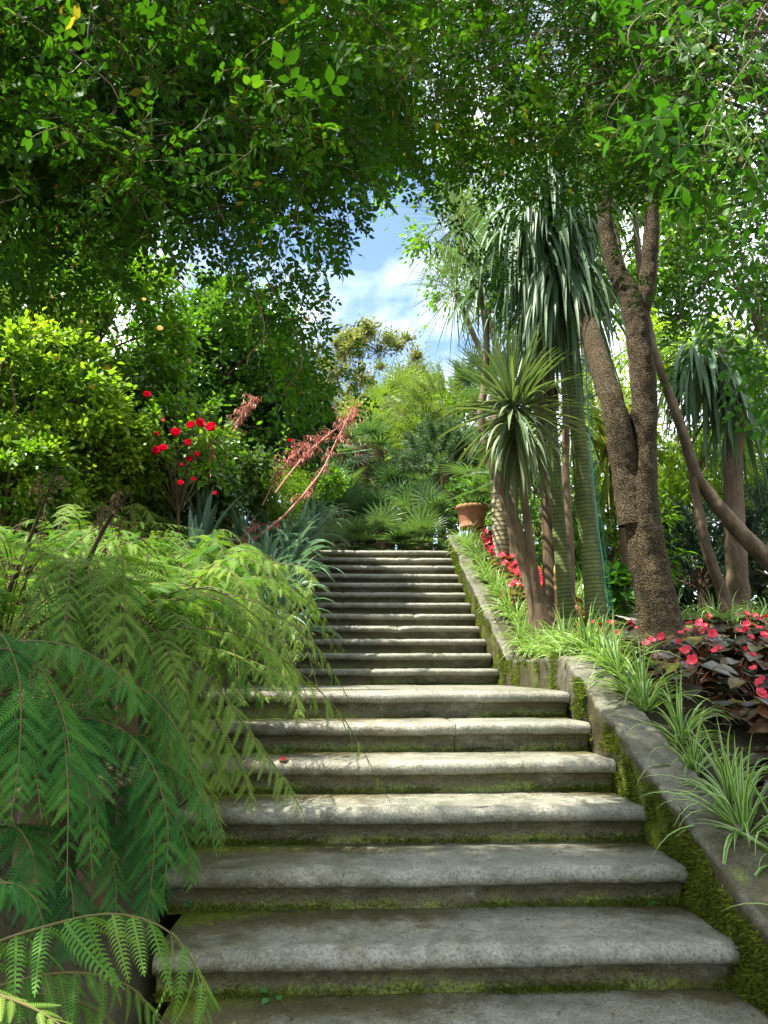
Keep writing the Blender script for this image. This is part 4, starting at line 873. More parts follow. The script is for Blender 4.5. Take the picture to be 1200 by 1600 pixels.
shrub('shrub', 'small fresh green bush above the strap leaves by the upper steps', 'shrub', P(485, 760, 9.5), (0.45, 0.4, 0.35), 4000, 0.05, LEAF, 'hedge', clumps=50, cs=0.3, stems=5, r0=0.012)
rt = shrub('rose_bush', 'rose bush with clustered crimson blooms in front of the orange tree', 'rose bush', P(285, 690, 5.9), (0.5, 0.35, 0.42), 1500, 0.055, LEAF, 'hedge', clumps=60, cs=0.3, stems=16, r0=0.012)
for (px, py, s) in [(229, 620, .035), (275, 680, .045), (300, 668, .04), (311, 665, .045), (333, 672, .05), (247, 708, .045), (256, 703, .035), (295, 695, .035), (297, 720, .03), (309, 712, .025), (283, 757, .028), (304, 750, .022), (244, 680, .022), (337, 772, .02), (284, 728, .018), (256, 658, .018)]:
    g = G(); rose(g, P(px, py, 5.45), s*1.9, (R.normal(0, .3), -1, 0.5), 0.25+0.5*R.random()); g.build('rose_bloom', M['red'], rt)
g = G()
for (px, py, s) in [(457, 608, .035), (470, 617, .03), (453, 690, .03)]:
    c = P(px, py, 7.2); gg = G(); rose(gg, c, s*1.5, (0, -1, .5)); 
    t = thing('rose_spray', ['bright red rose hanging under the canopy tuft, upper of the pair', 'bright red rose hanging under the canopy tuft, lower of the pair', 'small orange-red bloom alone among the coral stalks'][[457, 470, 453].index(px)], 'rose', c)
    gg.build('rose_bloom', M['red'], t); gg = G(); b = P(430+R.normal(0, 4), 745, 7.4)
    tube(gg, [b, (b+c)/2+[0.05, 0, 0.1], c], [.006, .004, .002], 4, 16, cap=False, tint=-5); n = 16; u = R.random(n)[:, None]; q = b*(1-u)+c*u
    gg.scatter(LEAF, q, R.normal(0, 1, (n, 3)), [0, 0, 1], 0.05, 0.5); gg.build('stem', M['hedge'], t)
for lab, px, py, Y, rad, mt in [('dark green tree closing the view at the far right behind the conifers', 1180, 850, 15, (3.2, 1.5, 2.4), 'ivy'), ('dark tree behind the forked trunk low down', 960, 860, 16, (3.0, 1.5, 2.2), 'ivy'),
    ('dark broadleaf tree at the far right edge by the upright trunk', 1420, 800, 13, (2.6, 1.5, 2.6), 'ivy'), ('dark tree behind the left bank', 60, 760, 14, (3.4, 1.4, 2.2), 'ivy'), ('dark tree close behind the orange tree', 360, 650, 11.5, (1.7, 1.0, 1.2), 'ivy')]:
    shrub('tree', lab, 'tree', P(px, py, Y), rad, 9000, 0.2, LEAF, mt, clumps=150, cs=0.16, r0=0.07)
# grey rock showing through the leaves
g = G(); c = P(147, 605, 6.0); 
tube(g, [c-[0.12, 0, 0.5], c-[0.1, 0, .12], c, c+[0.05, 0, .07]], [.16, .17, .13, .03], 18, 24, 0.03, 6); tag(g.build('boulder', M['rock'], origin=c), 'grey rock face showing between the leaves on the upper left bank', 'rock')

# strap-leaved blue-green plants along the upper steps
def strap_plant(label, c, n, ln, wd, droop, el=(20, 85), tint=0.5, group='blue-green strap-leaved plants beside the stairs'):
    t = thing('strap_plant', label, 'plant', c, group); g = G(); az = R.uniform(0, 2*math.pi, n); e = np.radians(R.uniform(el[0], el[1], n))
    d = np.stack([np.cos(az)*np.cos(e), np.sin(az)*np.cos(e), np.sin(e)], 1)
    strips(g, np.asarray(c)+d*0.04, d, ln*(0.7+0.5*R.random(n)), wd*(0.8+0.4*R.random(n)), droop*(0.6+0.8*R.random(n)), 9, 0.35, tint+R.normal(0, .14, n), 'agave'); g.build('leaves', M['agave'], t)
SP = [(455, 865, 8.2, 'arching over the upper steps under the coral stalks'), (478, 850, 9.0, 'beside the highest steps'), (425, 880, 7.4, 'behind the fern tips halfway up'), (490, 830, 9.8, 'by the stair top'), (405, 850, 7.8, 'back from the stairs below the lime bush'),
      (400, 930, 6.3, 'low beside the landing'), (440, 905, 7.0, 'in the middle of the row'), (375, 985, 5.6, 'lowest, in the fern shade by the landing'), (365, 880, 6.9, 'broad, behind the yellow fern fronds'), (420, 1000, 5.9, 'small, hanging over the landing edge')]
for (px, py, Y, lb) in SP:
    c = P(px, py, Y); c[2] = max(c[2]-0.05, float(ground_z(c[0], c[1]))); strap_plant('blue-green strap-leaved plant '+lb, c+np.array([0.06, 0, 0.06]), 42, 0.6, 0.052, 1.0)
for (px, py, Y, lb) in [(315, 850, 6.3, 'stiff upright agave-like plant with wide blue-green blades left of the coral stalks'), (345, 800, 7.2, 'second stiff plant with wide blades, behind the first'), (300, 905, 5.6, 'wide-bladed plant peeping through the sunlit ferns')]:
    c = P(px, py, Y); c[2] -= 0.1; strap_plant(lb, c, 26, 0.55, 0.075, 0.35, (25, 88), 0.4, 'wide-bladed plants behind the ferns')
# coral flower stalks
def stalk(label, pts, Y, r0=0.013, bits=60, spread=0.14, tint=0.5):
    pp = [P(a, b, Y+0.12*k) for k, (a, b) in enumerate(pts)]; t = thing('flower_stalk', label, 'plant', pp[0], 'coral flower stalks leaning over the stairs')
    g = G(); r0 *= 0.68; tube(g, pp, [r0, r0*0.9, r0*0.6, r0*0.3], 8, 50, 0.003, 20, tint=tint); c = curve(pp, 100)
    for k in range(bits//4):
        u = 0.30+0.68*R.random(); q = c[int(u*99)]; e = q+np.array([R.normal(0, .6), R.normal(0, .5), R.normal(0.15, .5)])*spread*0.8
        tube(g, [q, (q+e)/2+[0, 0, .02], e], [r0*0.22, r0*0.16, r0*0.1], 4, 7, cap=False, tint=tint)
        n = 13; u2 = R.random(n)[:, None]; s0 = q*(1-u2)+e*u2
        strips(g, s0, R.normal(0, .5, (n, 3))+[0, 0, -0.8], 0.045+0.03*R.random(n), 0.0075, 0.8, 3, 0.5, tint+R.normal(0, .2, n), 'grass')
    g.build('stalk', M['coral'], t)
stalk('long thick coral stalk leaning right towards the palms, lowest of the coral stalks', [(395, 845), (450, 800), (500, 740), (525, 690), (545, 650)], 6.4, 0.018, 90)
stalk('coral stalk above the lowest one, feathered with pink hanging flowers', [(430, 770), (465, 725), (500, 690), (545, 655), (560, 640)], 6.7, 0.012, 190, 0.17)
stalk('short faded coral stalk reaching up in front of the orange tree', [(350, 720), (362, 680), (378, 645), (398, 620)], 6.6, 0.006, 150, 0.1, 0.8)
stalk('pink feathery coral stalk among the others at the left', [(410, 790), (430, 750), (455, 715), (485, 690)], 6.9, 0.008, 160, 0.14, 0.6)
stalk('drooping tangle of dried orange stems at the foot of the coral stalks', [(370, 900), (372, 870), (388, 830), (430, 815)], 6.1, 0.009, 50, 0.12, 0.3)
stalk('thin hanging pink stalk below the red roses', [(329, 745), (328, 715), (330, 690), (331, 675)], 5.6, 0.004, 40, 0.05, 0.6)

# ------------------------------------------------------------------ ferns
def hero(pts, Ys, wmax, **k):
    Ys = np.interp(np.linspace(0, 1, len(pts)), np.linspace(0, 1, len(Ys)), Ys); return dict(pts=[P(a, b, y) for (a, b), y in zip(pts, Ys)], wmax=wmax*0.8, **k)
# bottom-left corner
fern('bright green fern frond arching across the bottom left corner', P(-160, 1640, 1.9), [
    hero([(-150, 1580), (-40, 1490), (70, 1448), (180, 1428), (270, 1460), (320, 1545), (318, 1600)], [1.75, 1.7], 0.22, npin=17, hang=0.95, tint=0.6, tipt=0.15, thick=0.004, bare=0.05),
    hero([(-120, 1590), (0, 1540), (110, 1520), (200, 1540), (262, 1610)], [1.85, 1.8], 0.15, npin=16, hang=0.9, tint=0.5, bare=0.05),
    hero([(-170, 1560), (-60, 1420), (0, 1380), (50, 1400), (75, 1470)], [1.9, 1.85], 0.15, npin=16, hang=0.48, tint=0.4, mat='fern_shaded')])
fern('yellowish fern leaf very close in the bottom left corner', P(-120, 1560, 1.1), [
    hero([(-80, 1530), (-10, 1552), (60, 1580), (120, 1620)], [1.15, 1.12], 0.06, npin=10, hang=0.15, tint=0.95, bare=0.0, thick=0.004)])
# shady lower mass
def pxbase(px, py, Y): 
    c = P(px, py, Y); return c
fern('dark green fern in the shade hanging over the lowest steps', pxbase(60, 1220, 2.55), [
    hero([(60, 1220), (110, 1130), (180, 1135), (235, 1190), (262, 1290), (255, 1400)], [2.6, 2.35], 0.20, npin=18, hang=0.48, tint=0.55, mat='fern_shaded'),
    hero([(60, 1220), (140, 1180), (210, 1220), (240, 1300), (235, 1390), (225, 1440)], [2.6, 2.4], 0.17, npin=18, hang=0.48, tint=0.4, mat='fern_shaded'),
    hero([(60, 1220), (60, 1120), (90, 1110), (130, 1180), (150, 1260), (155, 1340)], [2.6, 2.3], 0.17, npin=16, hang=0.48, tint=0.6, mat='fern_shaded'),
    hero([(60, 1220), (20, 1150), (-10, 1170), (-30, 1260), (-30, 1350)], [2.6, 2.2], 0.2, npin=18, hang=0.48, tint=0.5, mat='fern_shaded'),
    hero([(60, 1220), (100, 1160), (180, 1165), (270, 1200), (330, 1270), (345, 1330)], [2.6, 2.5], 0.16, npin=18, hang=0.48, tint=0.6, mat='fern_shaded'),
    hero([(60, 1220), (40, 1180), (50, 1210), (75, 1290), (80, 1370)], [2.6, 2.35], 0.13, npin=14, hang=0.48, tint=0.5, mat='fern_shaded')]
    +[dict(f, mat='fern_shaded') for f in rnd_fronds(pxbase(60, 1220, 2.6), 6, 0.5, -170, 60, (20, 60), 0.15, 1.0, 0.45)])
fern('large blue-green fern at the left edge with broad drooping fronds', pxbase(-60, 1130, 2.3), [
    hero([(-80, 1100), (-20, 1020), (50, 1030), (95, 1110), (110, 1200), (100, 1270)], [2.4, 2.1], 0.2, npin=20, hang=0.48, tint=0.5, mat='fern_shaded'),
    hero([(-80, 1100), (-40, 1000), (0, 990), (30, 1060), (30, 1180), (15, 1290)], [2.4, 2.0], 0.2, npin=20, hang=0.48, tint=0.55, mat='fern_shaded'),
    hero([(-80, 1100), (-40, 1080), (10, 1100), (50, 1180), (65, 1280)], [2.4, 2.05], 0.2, npin=18, hang=0.48, tint=0.45, mat='fern_shaded'),
    hero([(-80, 1100), (0, 1010), (110, 1010), (190, 1060), (230, 1130)], [2.5, 2.3], 0.2, npin=20, hang=0.48, tint=0.65, mat='fern_shaded'),
    hero([(-80, 1400), (-20, 1370), (20, 1390), (50, 1440)], [2.2, 2.0], 0.14, npin=12, hang=0.4, tint=0.4, mat='fern_shaded')])
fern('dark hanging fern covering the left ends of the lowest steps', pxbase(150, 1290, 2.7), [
    hero([(140, 1290), (190, 1230), (250, 1250), (290, 1310), (300, 1390)], [2.7, 2.5], 0.19, npin=18, hang=0.48, tint=0.55, mat='fern_shaded'),
    hero([(140, 1290), (180, 1260), (215, 1300), (235, 1370), (238, 1440)], [2.7, 2.45], 0.18, npin=18, hang=0.48, tint=0.45, mat='fern_shaded'),
    hero([(140, 1290), (150, 1250), (165, 1290), (180, 1370), (182, 1450)], [2.7, 2.4], 0.18, npin=18, hang=0.48, tint=0.4, mat='fern_shaded'),
    hero([(140, 1200), (200, 1150), (270, 1170), (310, 1240), (320, 1320)], [2.8, 2.6], 0.18, npin=18, hang=0.48, tint=0.6, mat='fern_shaded'),
    hero([(60, 1400), (90, 1340), (110, 1380), (115, 1450), (110, 1500)], [2.5, 2.3], 0.18, npin=16, hang=0.48, tint=0.35, mat='fern_shaded'),
    hero([(0, 1330), (20, 1290), (50, 1330), (60, 1410)], [2.4, 2.2], 0.18, npin=16, hang=0.48, tint=0.4, mat='fern_shaded')])
# sunlit cascade over the steps
fern('sunlit yellow-green fern cascading over the middle steps', pxbase(160, 1020, 3.2), [
    hero([(170, 1010), (240, 1000), (300, 1060), (345, 1140), (380, 1210), (395, 1270)], [3.1, 2.75], 0.17, npin=24, hang=0.75, tint=0.8, tipt=0.2),
    hero([(150, 1010), (210, 980), (270, 1030), (310, 1110), (335, 1190), (345, 1230)], [3.1, 2.8], 0.19, npin=22, hang=0.8, tint=0.7),
    hero([(150, 1010), (180, 960), (240, 985), (290, 1080), (300, 1170), (290, 1230)], [3.1, 2.7], 0.2, npin=22, hang=0.8, tint=0.6),
    hero([(150, 1010), (170, 960), (200, 970), (240, 1040), (262, 1120), (262, 1180)], [3.1, 2.6], 0.2, npin=20, hang=0.8, tint=0.62),
    hero([(150, 1010), (120, 950), (110, 960), (130, 1040), (150, 1120), (155, 1180)], [3.1, 2.5], 0.2, npin=20, hang=0.8, tint=0.5),
    hero([(150, 1010), (220, 1090), (300, 1180), (330, 1250), (350, 1310)], [3.0, 2.8], 0.15, npin=18, hang=0.4, tint=0.75)]
    +rnd_fronds(pxbase(160, 1020, 3.2), 7, 0.6, -150, 80, (20, 60), 0.17, 1.0, 0.6))
fern('yellow-tipped fern reaching furthest right over the stairs', pxbase(280, 960, 3.9), [
    hero([(290, 960), (350, 940), (400, 990), (440, 1040), (462, 1090), (470, 1130)], [3.9, 3.5], 0.17, npin=24, hang=0.85, tint=0.8),
    hero([(290, 960), (330, 930), (380, 960), (400, 1000), (420, 1050), (425, 1080)], [3.9, 3.55], 0.17, npin=20, hang=0.8, tint=0.6),
    hero([(290, 960), (320, 930), (350, 950), (370, 1020), (375, 1080), (385, 1100)], [3.9, 3.5], 0.17, npin=20, hang=0.8, tint=0.5),
    hero([(280, 960), (290, 920), (310, 940), (330, 1010), (335, 1080)], [3.9, 3.4], 0.17, npin=18, hang=0.8, tint=0.45),
    hero([(280, 960), (350, 1010), (400, 1080), (440, 1090)], [3.7, 3.6], 0.12, npin=16, hang=0.3, tint=0.6)]
    +rnd_fronds(pxbase(280, 960, 3.9), 7, 0.6, -140, 100, (25, 60), 0.17, 1.0, 0.6))
fern('golden green fern with tips drooping over the upper steps', pxbase(320, 910, 4.9), [
    hero([(340, 900), (390, 885), (430, 900), (470, 915), (487, 945), (478, 985)], [4.9, 4.6], 0.17, npin=22, hang=0.7, tint=0.85),
    hero([(340, 905), (380, 890), (420, 925), (450, 960), (465, 1000), (462, 1040)], [4.9, 4.5], 0.17, npin=22, hang=0.7, tint=0.7),
    hero([(330, 900), (350, 870), (380, 890), (410, 950), (425, 1000)], [4.9, 4.4], 0.18, npin=20, hang=0.7, tint=0.6),
    hero([(330, 900), (360, 860), (400, 862), (440, 880), (462, 905)], [5.0, 5.0], 0.15, npin=20, hang=0.7, tint=0.8)]
    +rnd_fronds(pxbase(310, 920, 4.7), 6, 0.45, -140, 120, (25, 60), 0.18, 0.9, 0.65))
# the mass of fronds behind
k_ = 0
FL = ['pale sunlit fern in the middle of the fern bank', 'fern with flat spreading fronds below the dark bare stems', 'tall fern with curled pale tips below the red roses', 'yellow-green fern at the left edge behind the dark bare stem',
      'fern between the two dark bare stems', 'fern with half-uncurled fronds beside the strap leaves', 'fern at the back of the bank under the ivy', 'large fern filling the left edge at mid height', 'fern low in the bank above the shady mass', 'fern rising at the left of the bank below the leafy shrub']
for (px, py, Y, n, ln, ti), lb in zip([(210, 945, 4.0, 12, 0.62, .72), (100, 945, 3.5, 12, 0.65, .66), (225, 850, 5.2, 12, 0.5, .7), (20, 880, 4.0, 12, 0.66, .66), (130, 870, 4.5, 10, 0.58, .6), (290, 850, 5.4, 9, 0.42, .7), (170, 790, 5.6, 9, 0.5, .6), (0, 980, 3.2, 12, 0.6, .6), (200, 1010, 3.5, 11, 0.6, .6), (60, 790, 5.2, 9, .55, .6)], FL):
    b = pxbase(px, py+45, Y); fern(lb, b, rnd_fronds(b, int(n*1.15), ln*0.95, -200, 160, (8, 60), 0.12, 0.8, ti, hang=0.28, npin=20, fine=Y < 4.6))
# dark bare fern stems with withered tips
for lab, pts, Y in [('dark withered fern stem at the far left with brown curled leaflets', [(-10, 1000), (15, 920), (55, 820), (92, 725)], 3.1), ('dark withered fern stem leaning right in front of the sunlit ferns', [(92, 1010), (115, 940), (150, 850), (186, 790), (205, 770)], 3.0)]:
    pp = [P(a, b, Y) for a, b in pts]; t = thing('withered_fern', lab, 'plant', pp[0]); g = G(); tube(g, pp, [.012, .010, .008, .004], 7, 30, 0.001, 30); g.build('stem', M['darkstem'], t)
    g = G(); c = curve(pp, 60)
    for k in range(16):
        q = c[int(18+41*R.random())]; x = np.array([R.choice([-1, 1])*0.7, R.normal(0, .4), 0.2]); e = q+x*0.07; e2 = e+np.array([R.normal(0, .02), 0, -0.05-0.07*R.random()])
        tube(g, [q, e, e2], [.0015, .0012, .0008], 3, 8, cap=False, tint=0.3); n = 16; u = R.random(n)[:, None]; g.scatter(NARROW, e*(1-u)+e2*u, R.normal(0, .5, (n, 3))+[0, 0, -.8], R.normal(0, 1, (n, 3)), 0.03, 0.4+R.normal(0, .2))
    g.build('withered_leaflets', M['dry'], t)
# a ragged stump under the shady fern
g = G(); c = P(62, 1400, 2.75); tube(g, [c-[0, 0, .35], c, c+[0, 0, .28]], [.11, .08, .07], 22, 40, 0.02, 14); tag(g.build('stump', M['brownbark'], origin=c), 'ragged dark stump under the shady ferns at the lower left', 'stump')

# ------------------------------------------------------------------ right bed: striped spider plants and begonias
def spider(n=34, ln=0.27, wd=0.0125):
    g = G(); az = R.uniform(0, 2*math.pi, n); e = np.radians(R.uniform(25, 85, n)); d = np.stack([np.cos(az)*np.cos(e), np.sin(az)*np.cos(e), np.sin(e)], 1)
    strips(g, d*0.012, d, ln*(0.6+0.6*R.random(n)), wd*(0.8+0.4*R.random(n)), 1.05*(0.5+0.9*R.random(n)), 8, 0.35, 0.5+R.normal(0, .2, n), 'grass')
    return g
protos = []
for k in range(5):
    o = spider(34+4*k, 0.27+0.015*k, 0.0155).build('spider_plant', M['spider'])
    tag(o, 'tuft of green and cream striped spider plant in the edging row along the wall', 'spider plant', 'spider plants edging the flower bed'); protos.append([o, False])
def place_spider(x, y, s=1.0, dz=0.0, lab=None):
    k = R.integers(0, 5); o, used = protos[k]
    if used: o = o.copy(); scene.collection.objects.link(o)
    else: protos[k][1] = True
    o.location = (x, y, float(ground_z(x, y))+0.01+dz); o.rotation_euler = (R.normal(0, .12), R.normal(0, .12), R.uniform(0, 6.28)); s *= 0.85+0.3*R.random(); o.scale = (s, s, s)
    o['label'] = lab or 'striped spider plant tuft in the second row, just behind the edging row'
    return o
ORD = ['first', 'second', 'third', 'fourth', 'fifth', 'sixth', 'seventh', 'eighth', 'ninth', 'tenth', 'eleventh', 'twelfth', 'thirteenth', 'fourteenth', 'fifteenth', 'sixteenth', 'seventeenth', 'eighteenth', 'nineteenth', 'twentieth']
low_n = land_n = 0
y = 2.25
while y < 10.3:
    x = 1.53 if y < 4.5 else (1.55 if y < 6.5 else 1.62)
    o = place_spider(x+R.normal(0, .025), y+R.normal(0, .03), 1.12 if y < 4.5 else 1.1, 0.0)
    if y < 4.4: o['label'] = ORD[low_n]+' striped spider plant along the lower sloping wall, counted from the front'; low_n += 1
    elif y < 6.5: o['label'] = ORD[land_n]+' striped spider plant edging the level wall by the landing, counted from the front'; land_n += 1
    else: o['label'] = ORD[min(19, int((y-6.5)/0.15)%20)]+' striped spider plant up the long upper wall'+(', counted from the landing' if (y-6.5)/0.15 < 20 else ' beyond the halfway point')
    if 4.2 < y < 6.9 and R.random() < 0.75: place_spider(x+0.17+R.normal(0, .03), y+R.normal(0, .04), 0.95)
    y += 0.215 if y < 4.3 else 0.16
for (px, py, Y) in [(1020, 985, 6.3), (1055, 990, 6.6), (1090, 985, 6.4), (1120, 1000, 6.0), (1150, 1010, 5.8), (1180, 1020, 5.6), (1200, 1000, 6.2), (1170, 985, 6.8), (1030, 975, 7.0)]:
    c = P(px, py, Y); place_spider(c[0], c[1], 1.1, 0, 'striped spider plant tuft at the back of the bed right of the big corky tree')
for k in range(16):
    place_spider(2.35+R.normal(0, .08), 7.0+k*0.2, 1.1, 0.0, 'striped spider plant tuft in the back row beside the path behind the slender trunks')
def begonia(mat, nl=26, nf=5, s=1.0, label=''):
    t = thing('begonia', label, 'begonia', (0, 0, 0), None); g = G()
    for k in range(nl):
        az = k*2.4+R.normal(0, .3); el = math.radians(R.uniform(20, 75)); h = (0.04+0.13*R.random())*s; d = np.array([math.cos(az), math.sin(az), 0])
        e = d*math.cos(el)*0.17*s+np.array([0, 0, h]); tube(g, [(0, 0, 0), e*0.5+[0, 0, .03], e], [.0035, .003, .002], 4, 6, cap=False, tint=-5)
        L1 = leaf_t(0.85, 0.22, 0.22)
        g.scatter(L1, [e-d*0.02], [d+[0, 0, R.normal(-0.15, .25)]], [[R.normal(0, .3), R.normal(0, .3), 1]], 0.118*s*(0.65+0.6*R.random()), 0.45+R.normal(0, .22))
    g.build('leaves', M[mat], t)
    for k in range(nf):
        gf = G(); a = R.uniform(0, 6.28); r = 0.12*R.random()**0.5*s
        c = np.array([math.cos(a)*r, math.sin(a)*r-0.04, (0.155+0.06*R.random())*s])
        for q in range(2): begonia_flower(gf, gf, c+R.normal(0, 0.014, 3), 0.048*s*(0.6+0.6*R.random()), np.array([R.normal(0, .4), -1.0, 0.7+R.normal(0, .3)]), 0.5+R.normal(0, .15))
        tube(gf, [(0, 0, 0.03), c*0.6, c], [.003, .002, .002], 4, 6, cap=False, tint=-5)
        f = gf.build('flower', M['pink'], t)
    return t
DL = 'dark bronze begonia with pink-red flowers in the front bed'
SL = 'begonia with sunlight-tinted orange leaves and red flowers in the upper bed'
bp = [[begonia('begonia', 26, n, 1.0, DL), False] for n in (1, 2, 2, 1)]; bs = [[begonia('begonia_sun', 20, n, 0.9, SL), False] for n in (3, 4)]
last_b = [None]
def dup_b(bank, x, y, s, group):
    k = R.integers(0, len(bank)); o, used = bank[k]
    if used: o = copy_thing(o, (x, y, float(ground_z(x, y))), R.normal(0, .5), s)
    else: bank[k][1] = True; o.location = (x, y, float(ground_z(x, y))); o.rotation_euler = (0, 0, R.normal(0, .5)); o.scale = (s, s, s)
    o['group'] = group; last_b[0] = o
bed_rows = {}
yy = 2.55
while yy < 5.9:
    xs0 = 1.80+0.05*R.random(); n_ = 7 if yy > 3.2 else 4
    for q in range(n_):
        x = xs0+0.06+q*0.25+R.normal(0, .05); y = yy+R.normal(0, .07)
        if math.hypot(x-b0[0], y-5.0) < 0.27 or y < 0.9*x+0.15: 
            if math.hypot(x-b0[0], y-5.0) < 0.27: continue
        dup_b(bp, x, y, 0.95+0.3*R.random(), 'dark begonias in the front bed')
        bed_rows.setdefault(round(yy, 2), []).append((x, last_b[0]))
    yy += 0.27
for r_, key in enumerate(sorted(bed_rows)):
    for c_, (x, o) in enumerate(sorted(bed_rows[key], key=lambda v: v[0])):
        o['label'] = 'dark bronze begonia with pink-red flowers, '+ORD[r_]+' row back, '+ORD[c_]+' from the wall'
k_ = 0
yy = 6.6
while yy < 10.3:
    for x in (1.86, 2.04):
        dup_b(bs, x+R.normal(0, .03), yy+R.normal(0, .05), 1.15+0.3*R.random(), 'sunlit begonias in the upper bed')
        last_b[0]['label'] = 'begonia with sunlight-tinted orange leaves, '+ORD[k_ % 20]+' up from the landing'+(', nearer the wall' if x < 2 else ', farther from the wall')
    k_ += 1
    yy += 0.24
# bits fallen on the treads
g = G(); n = 420; kk = R.integers(0, 9, n); kk = np.where(R.random(n) < .5, kk, R.integers(0, 5, n)); x = R.uniform(-.55, 1.22, n); fr = R.random(n)**0.6
yf = np.array([step_front(int(k)) for k in kk]); dp = np.where(kk == 6, 2.2, 0.27); z = kk*RISE+0.006
g.scatter(SMALL, np.stack([x, yf+.05+dp*fr, z], 1), np.stack([R.normal(0, 1, n), R.normal(0, 1, n), R.normal(0, .1, n)], 1), np.stack([R.normal(0, .2, n), R.normal(0, .2, n), np.ones(n)], 1), 0.008+0.016*R.random(n)**2, R.random(n)); tag(g.build('leaf_litter', M['litter']), 'tiny dry leaf bits scattered on the stair treads', 'leaf litter', kind='stuff')
# soil sheet litter
g = G(); n = 2600; x = R.uniform(1.56, 4.2, n); y = R.uniform(1.6, 10.3, n); z = ground_z(x, y)+0.012
g.scatter(SMALL, np.stack([x, y, z], 1), np.stack([R.normal(0, 1, n), R.normal(0, 1, n), R.normal(0, .2, n)], 1), [0, 0, 1], 0.025+0.03*R.random(n), R.random(n)); tag(g.build('leaf_litter', M['litter']), 'brown fallen leaves lying on the bed soil', 'leaf litter', kind='stuff')
# pale path behind the trunks
g = G(); ys = np.linspace(6.2, 12, 40); V = []
for y in ys:
    for x in (2.62+0.02*(y-6), 2.9+0.02*(y-6), 3.2+0.02*(y-6)): V.append([x, y, float(ground_z(x, y))+0.035])
g.add(V, None, [[i*3+j, i*3+j+1, i*3+j+4, i*3+j+3] for i in range(39) for j in range(2)], 0.5); tag(g.build('path', M['path']), 'pale gravel path behind the slender trunks', 'path', kind='structure')
# terracotta pot on the wall end
c = P(738, 826, 10.15); t = thing('terracotta_pot', 'round terracotta pot with rolled rim and medallion at the upper end of the wall', 'pot', c)
def lathe(g, c, prof_, sides=40):
    V = []; n = len(prof_)
    for r, z in prof_:
        for j in range(sides): a = 2*math.pi*j/sides; V.append([c[0]+r*math.cos(a), c[1]+r*math.sin(a), c[2]+z])
    g.add(V, None, [[i*sides+j, i*sides+(j+1) % sides, (i+1)*sides+(j+1) % sides, (i+1)*sides+j] for i in range(n-1) for j in range(sides)], 0.5)
g = G(); lathe(g, c, [(0, 0), (.17, 0), (.175, .01), (.178, .03), (.17, .035), (.18, .1), (.195, .2), (.205, .255)]); g.build('body', M['terra'], t, smooth=True)
g = G(); lathe(g, c, [(.205, .255), (.225, .262), (.238, .28), (.238, .305), (.228, .322), (.21, .322), (.2, .30), (.195, .27)]); g.build('rim', M['terra'], t, smooth=True)
g = G(); a = -math.radians(60); q = c+[.186*math.cos(a), .186*math.sin(a), .15]; d = np.array([math.cos(a), math.sin(a), -.12])
for k in range(9):
    an = k*2*math.pi/9; x = np.array([-math.sin(a), math.cos(a), 0]); e = q+x*.035*math.cos(an)+np.array([0, 0, .035*math.sin(an)]); tube(g, [e-d*.012, e+d*.004, e+d*.012], [.012, .012, .004], 8, 6)
tube(g, [q-d*.01, q+d*.008, q+d*.018], [.02, .018, .006], 10, 6); g.build('medallion', M['terra'], t, smooth=True)
g = G(); lathe(g, c, [(0, .29), (.1, .295), (.2, .285)], 24); g.build('potting_soil', M['soil'], t)
g = G(); crown(g, c+[-.02, 0, .55], (.26, .24, .2), 420, .06, LEAF_W, 20, .4, tmean=.6); limbs(g, c+[0, 0, .28], np.array([c+[R.normal(0, .2), R.normal(0, .15), .5+.2*R.random()] for _ in range(12)]), 12, .008, .003)
tag(g.build('leafy_plant', M['citrus'], origin=c+[0, 0, .29]), 'leafy green plant growing in the terracotta pot', 'plant')
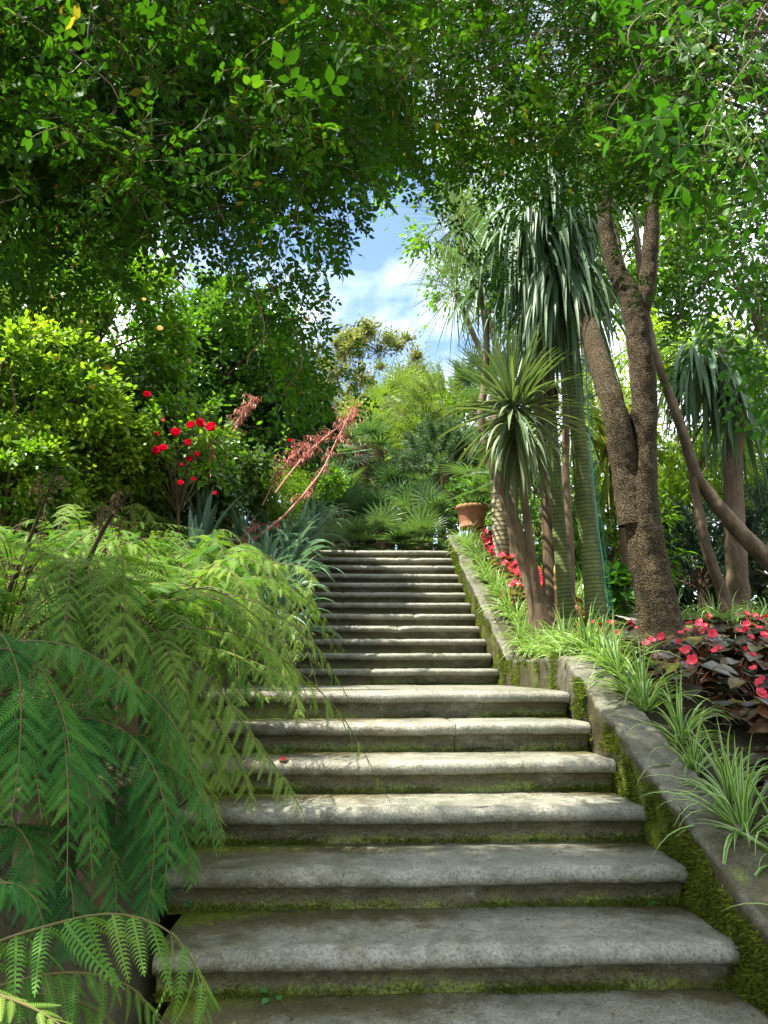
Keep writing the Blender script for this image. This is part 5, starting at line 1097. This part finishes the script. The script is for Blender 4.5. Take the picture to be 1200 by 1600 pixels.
# small grey garden spike lamp beside the pot
c = P(776, 858, 8.9); t = thing('garden_stake', 'small bent grey metal stake standing among the begonias below the pot', 'stake', c)
g = G(); tube(g, [c-[0, 0, .1], c, P(773, 838, 8.9), P(769, 828, 8.88), P(762, 824, 8.85)], [.008, .008, .008, .01, .022], 10, 30); g.build('post', M['metal'], t, smooth=True)
g = G(); q = P(771, 826, 8.87); tube(g, [q, q+[.02, -.01, .03], q+[.045, -.02, .05]], [.01, .02, .008], 10, 12); g.build('head', M['metal'], t, smooth=True)
# little green sprouts and a fallen petal on the steps
for (px, py, k, lab, s, n) in [(430, 1556, 0, 'clover sprout at the foot of the lowest full riser', .03, 9), (300, 1421, 1, 'tiny two-leaved sprout in the moss at the left of the second riser', .022, 4), (672, 1115, 5, 'small green sprout under the landing riser', .02, 9), (447, 1168, 4, 'upright green weed at the left of the fifth riser', .02, 8), (1012, 1408, 1, 'small weed in the right corner of the second step', .018, 5), (648, 1042, 6, 'pale weed at the foot of the first narrow riser, near the middle', .03, 8), (523, 1041, 6, 'yellowish weed at the foot of the first narrow riser, left', .03, 8)]:
    yb = step_front(k+1)+0.05; r = ray(px, py); tt = yb/r[1]; c = np.array([r[0]*tt, yb, k*RISE]); t = G(); d = unit(R.normal(0, .7, (n, 3))+[0, -.3, .8])
    t.scatter(LEAF_W, c+d*s*1.2, d+[0, 0, -.5], [0, -.4, 1], s, .6+R.normal(0, .1, n)); 
    for v in d: tube(t, [c, c+v*s*.7, c+v*s*1.2], [.001, .001, .0008], 3, 4, cap=False, tint=0.5)
    tag(t.build('sprout', M['clover'], origin=c), lab, 'weed')
r = ray(434, 1189); c = np.array([0, 0, EYE])+r*((3*RISE+RISE-EYE)/r[2]); c = c+[0, 0.02, 0.004]; g = G(); g.scatter(PETF, [c], [[1, 0.2, 0]], [[0, 0, 1]], 0.045, .5); g.scatter(PETF, [c+[.01, .005, .003]], [[0.7, -.4, .2]], [[0, 0, 1]], 0.03, .5)
tag(g.build('petal', M['red'], origin=c), 'fallen red petal lying on the fourth tread from the bottom', 'petal')
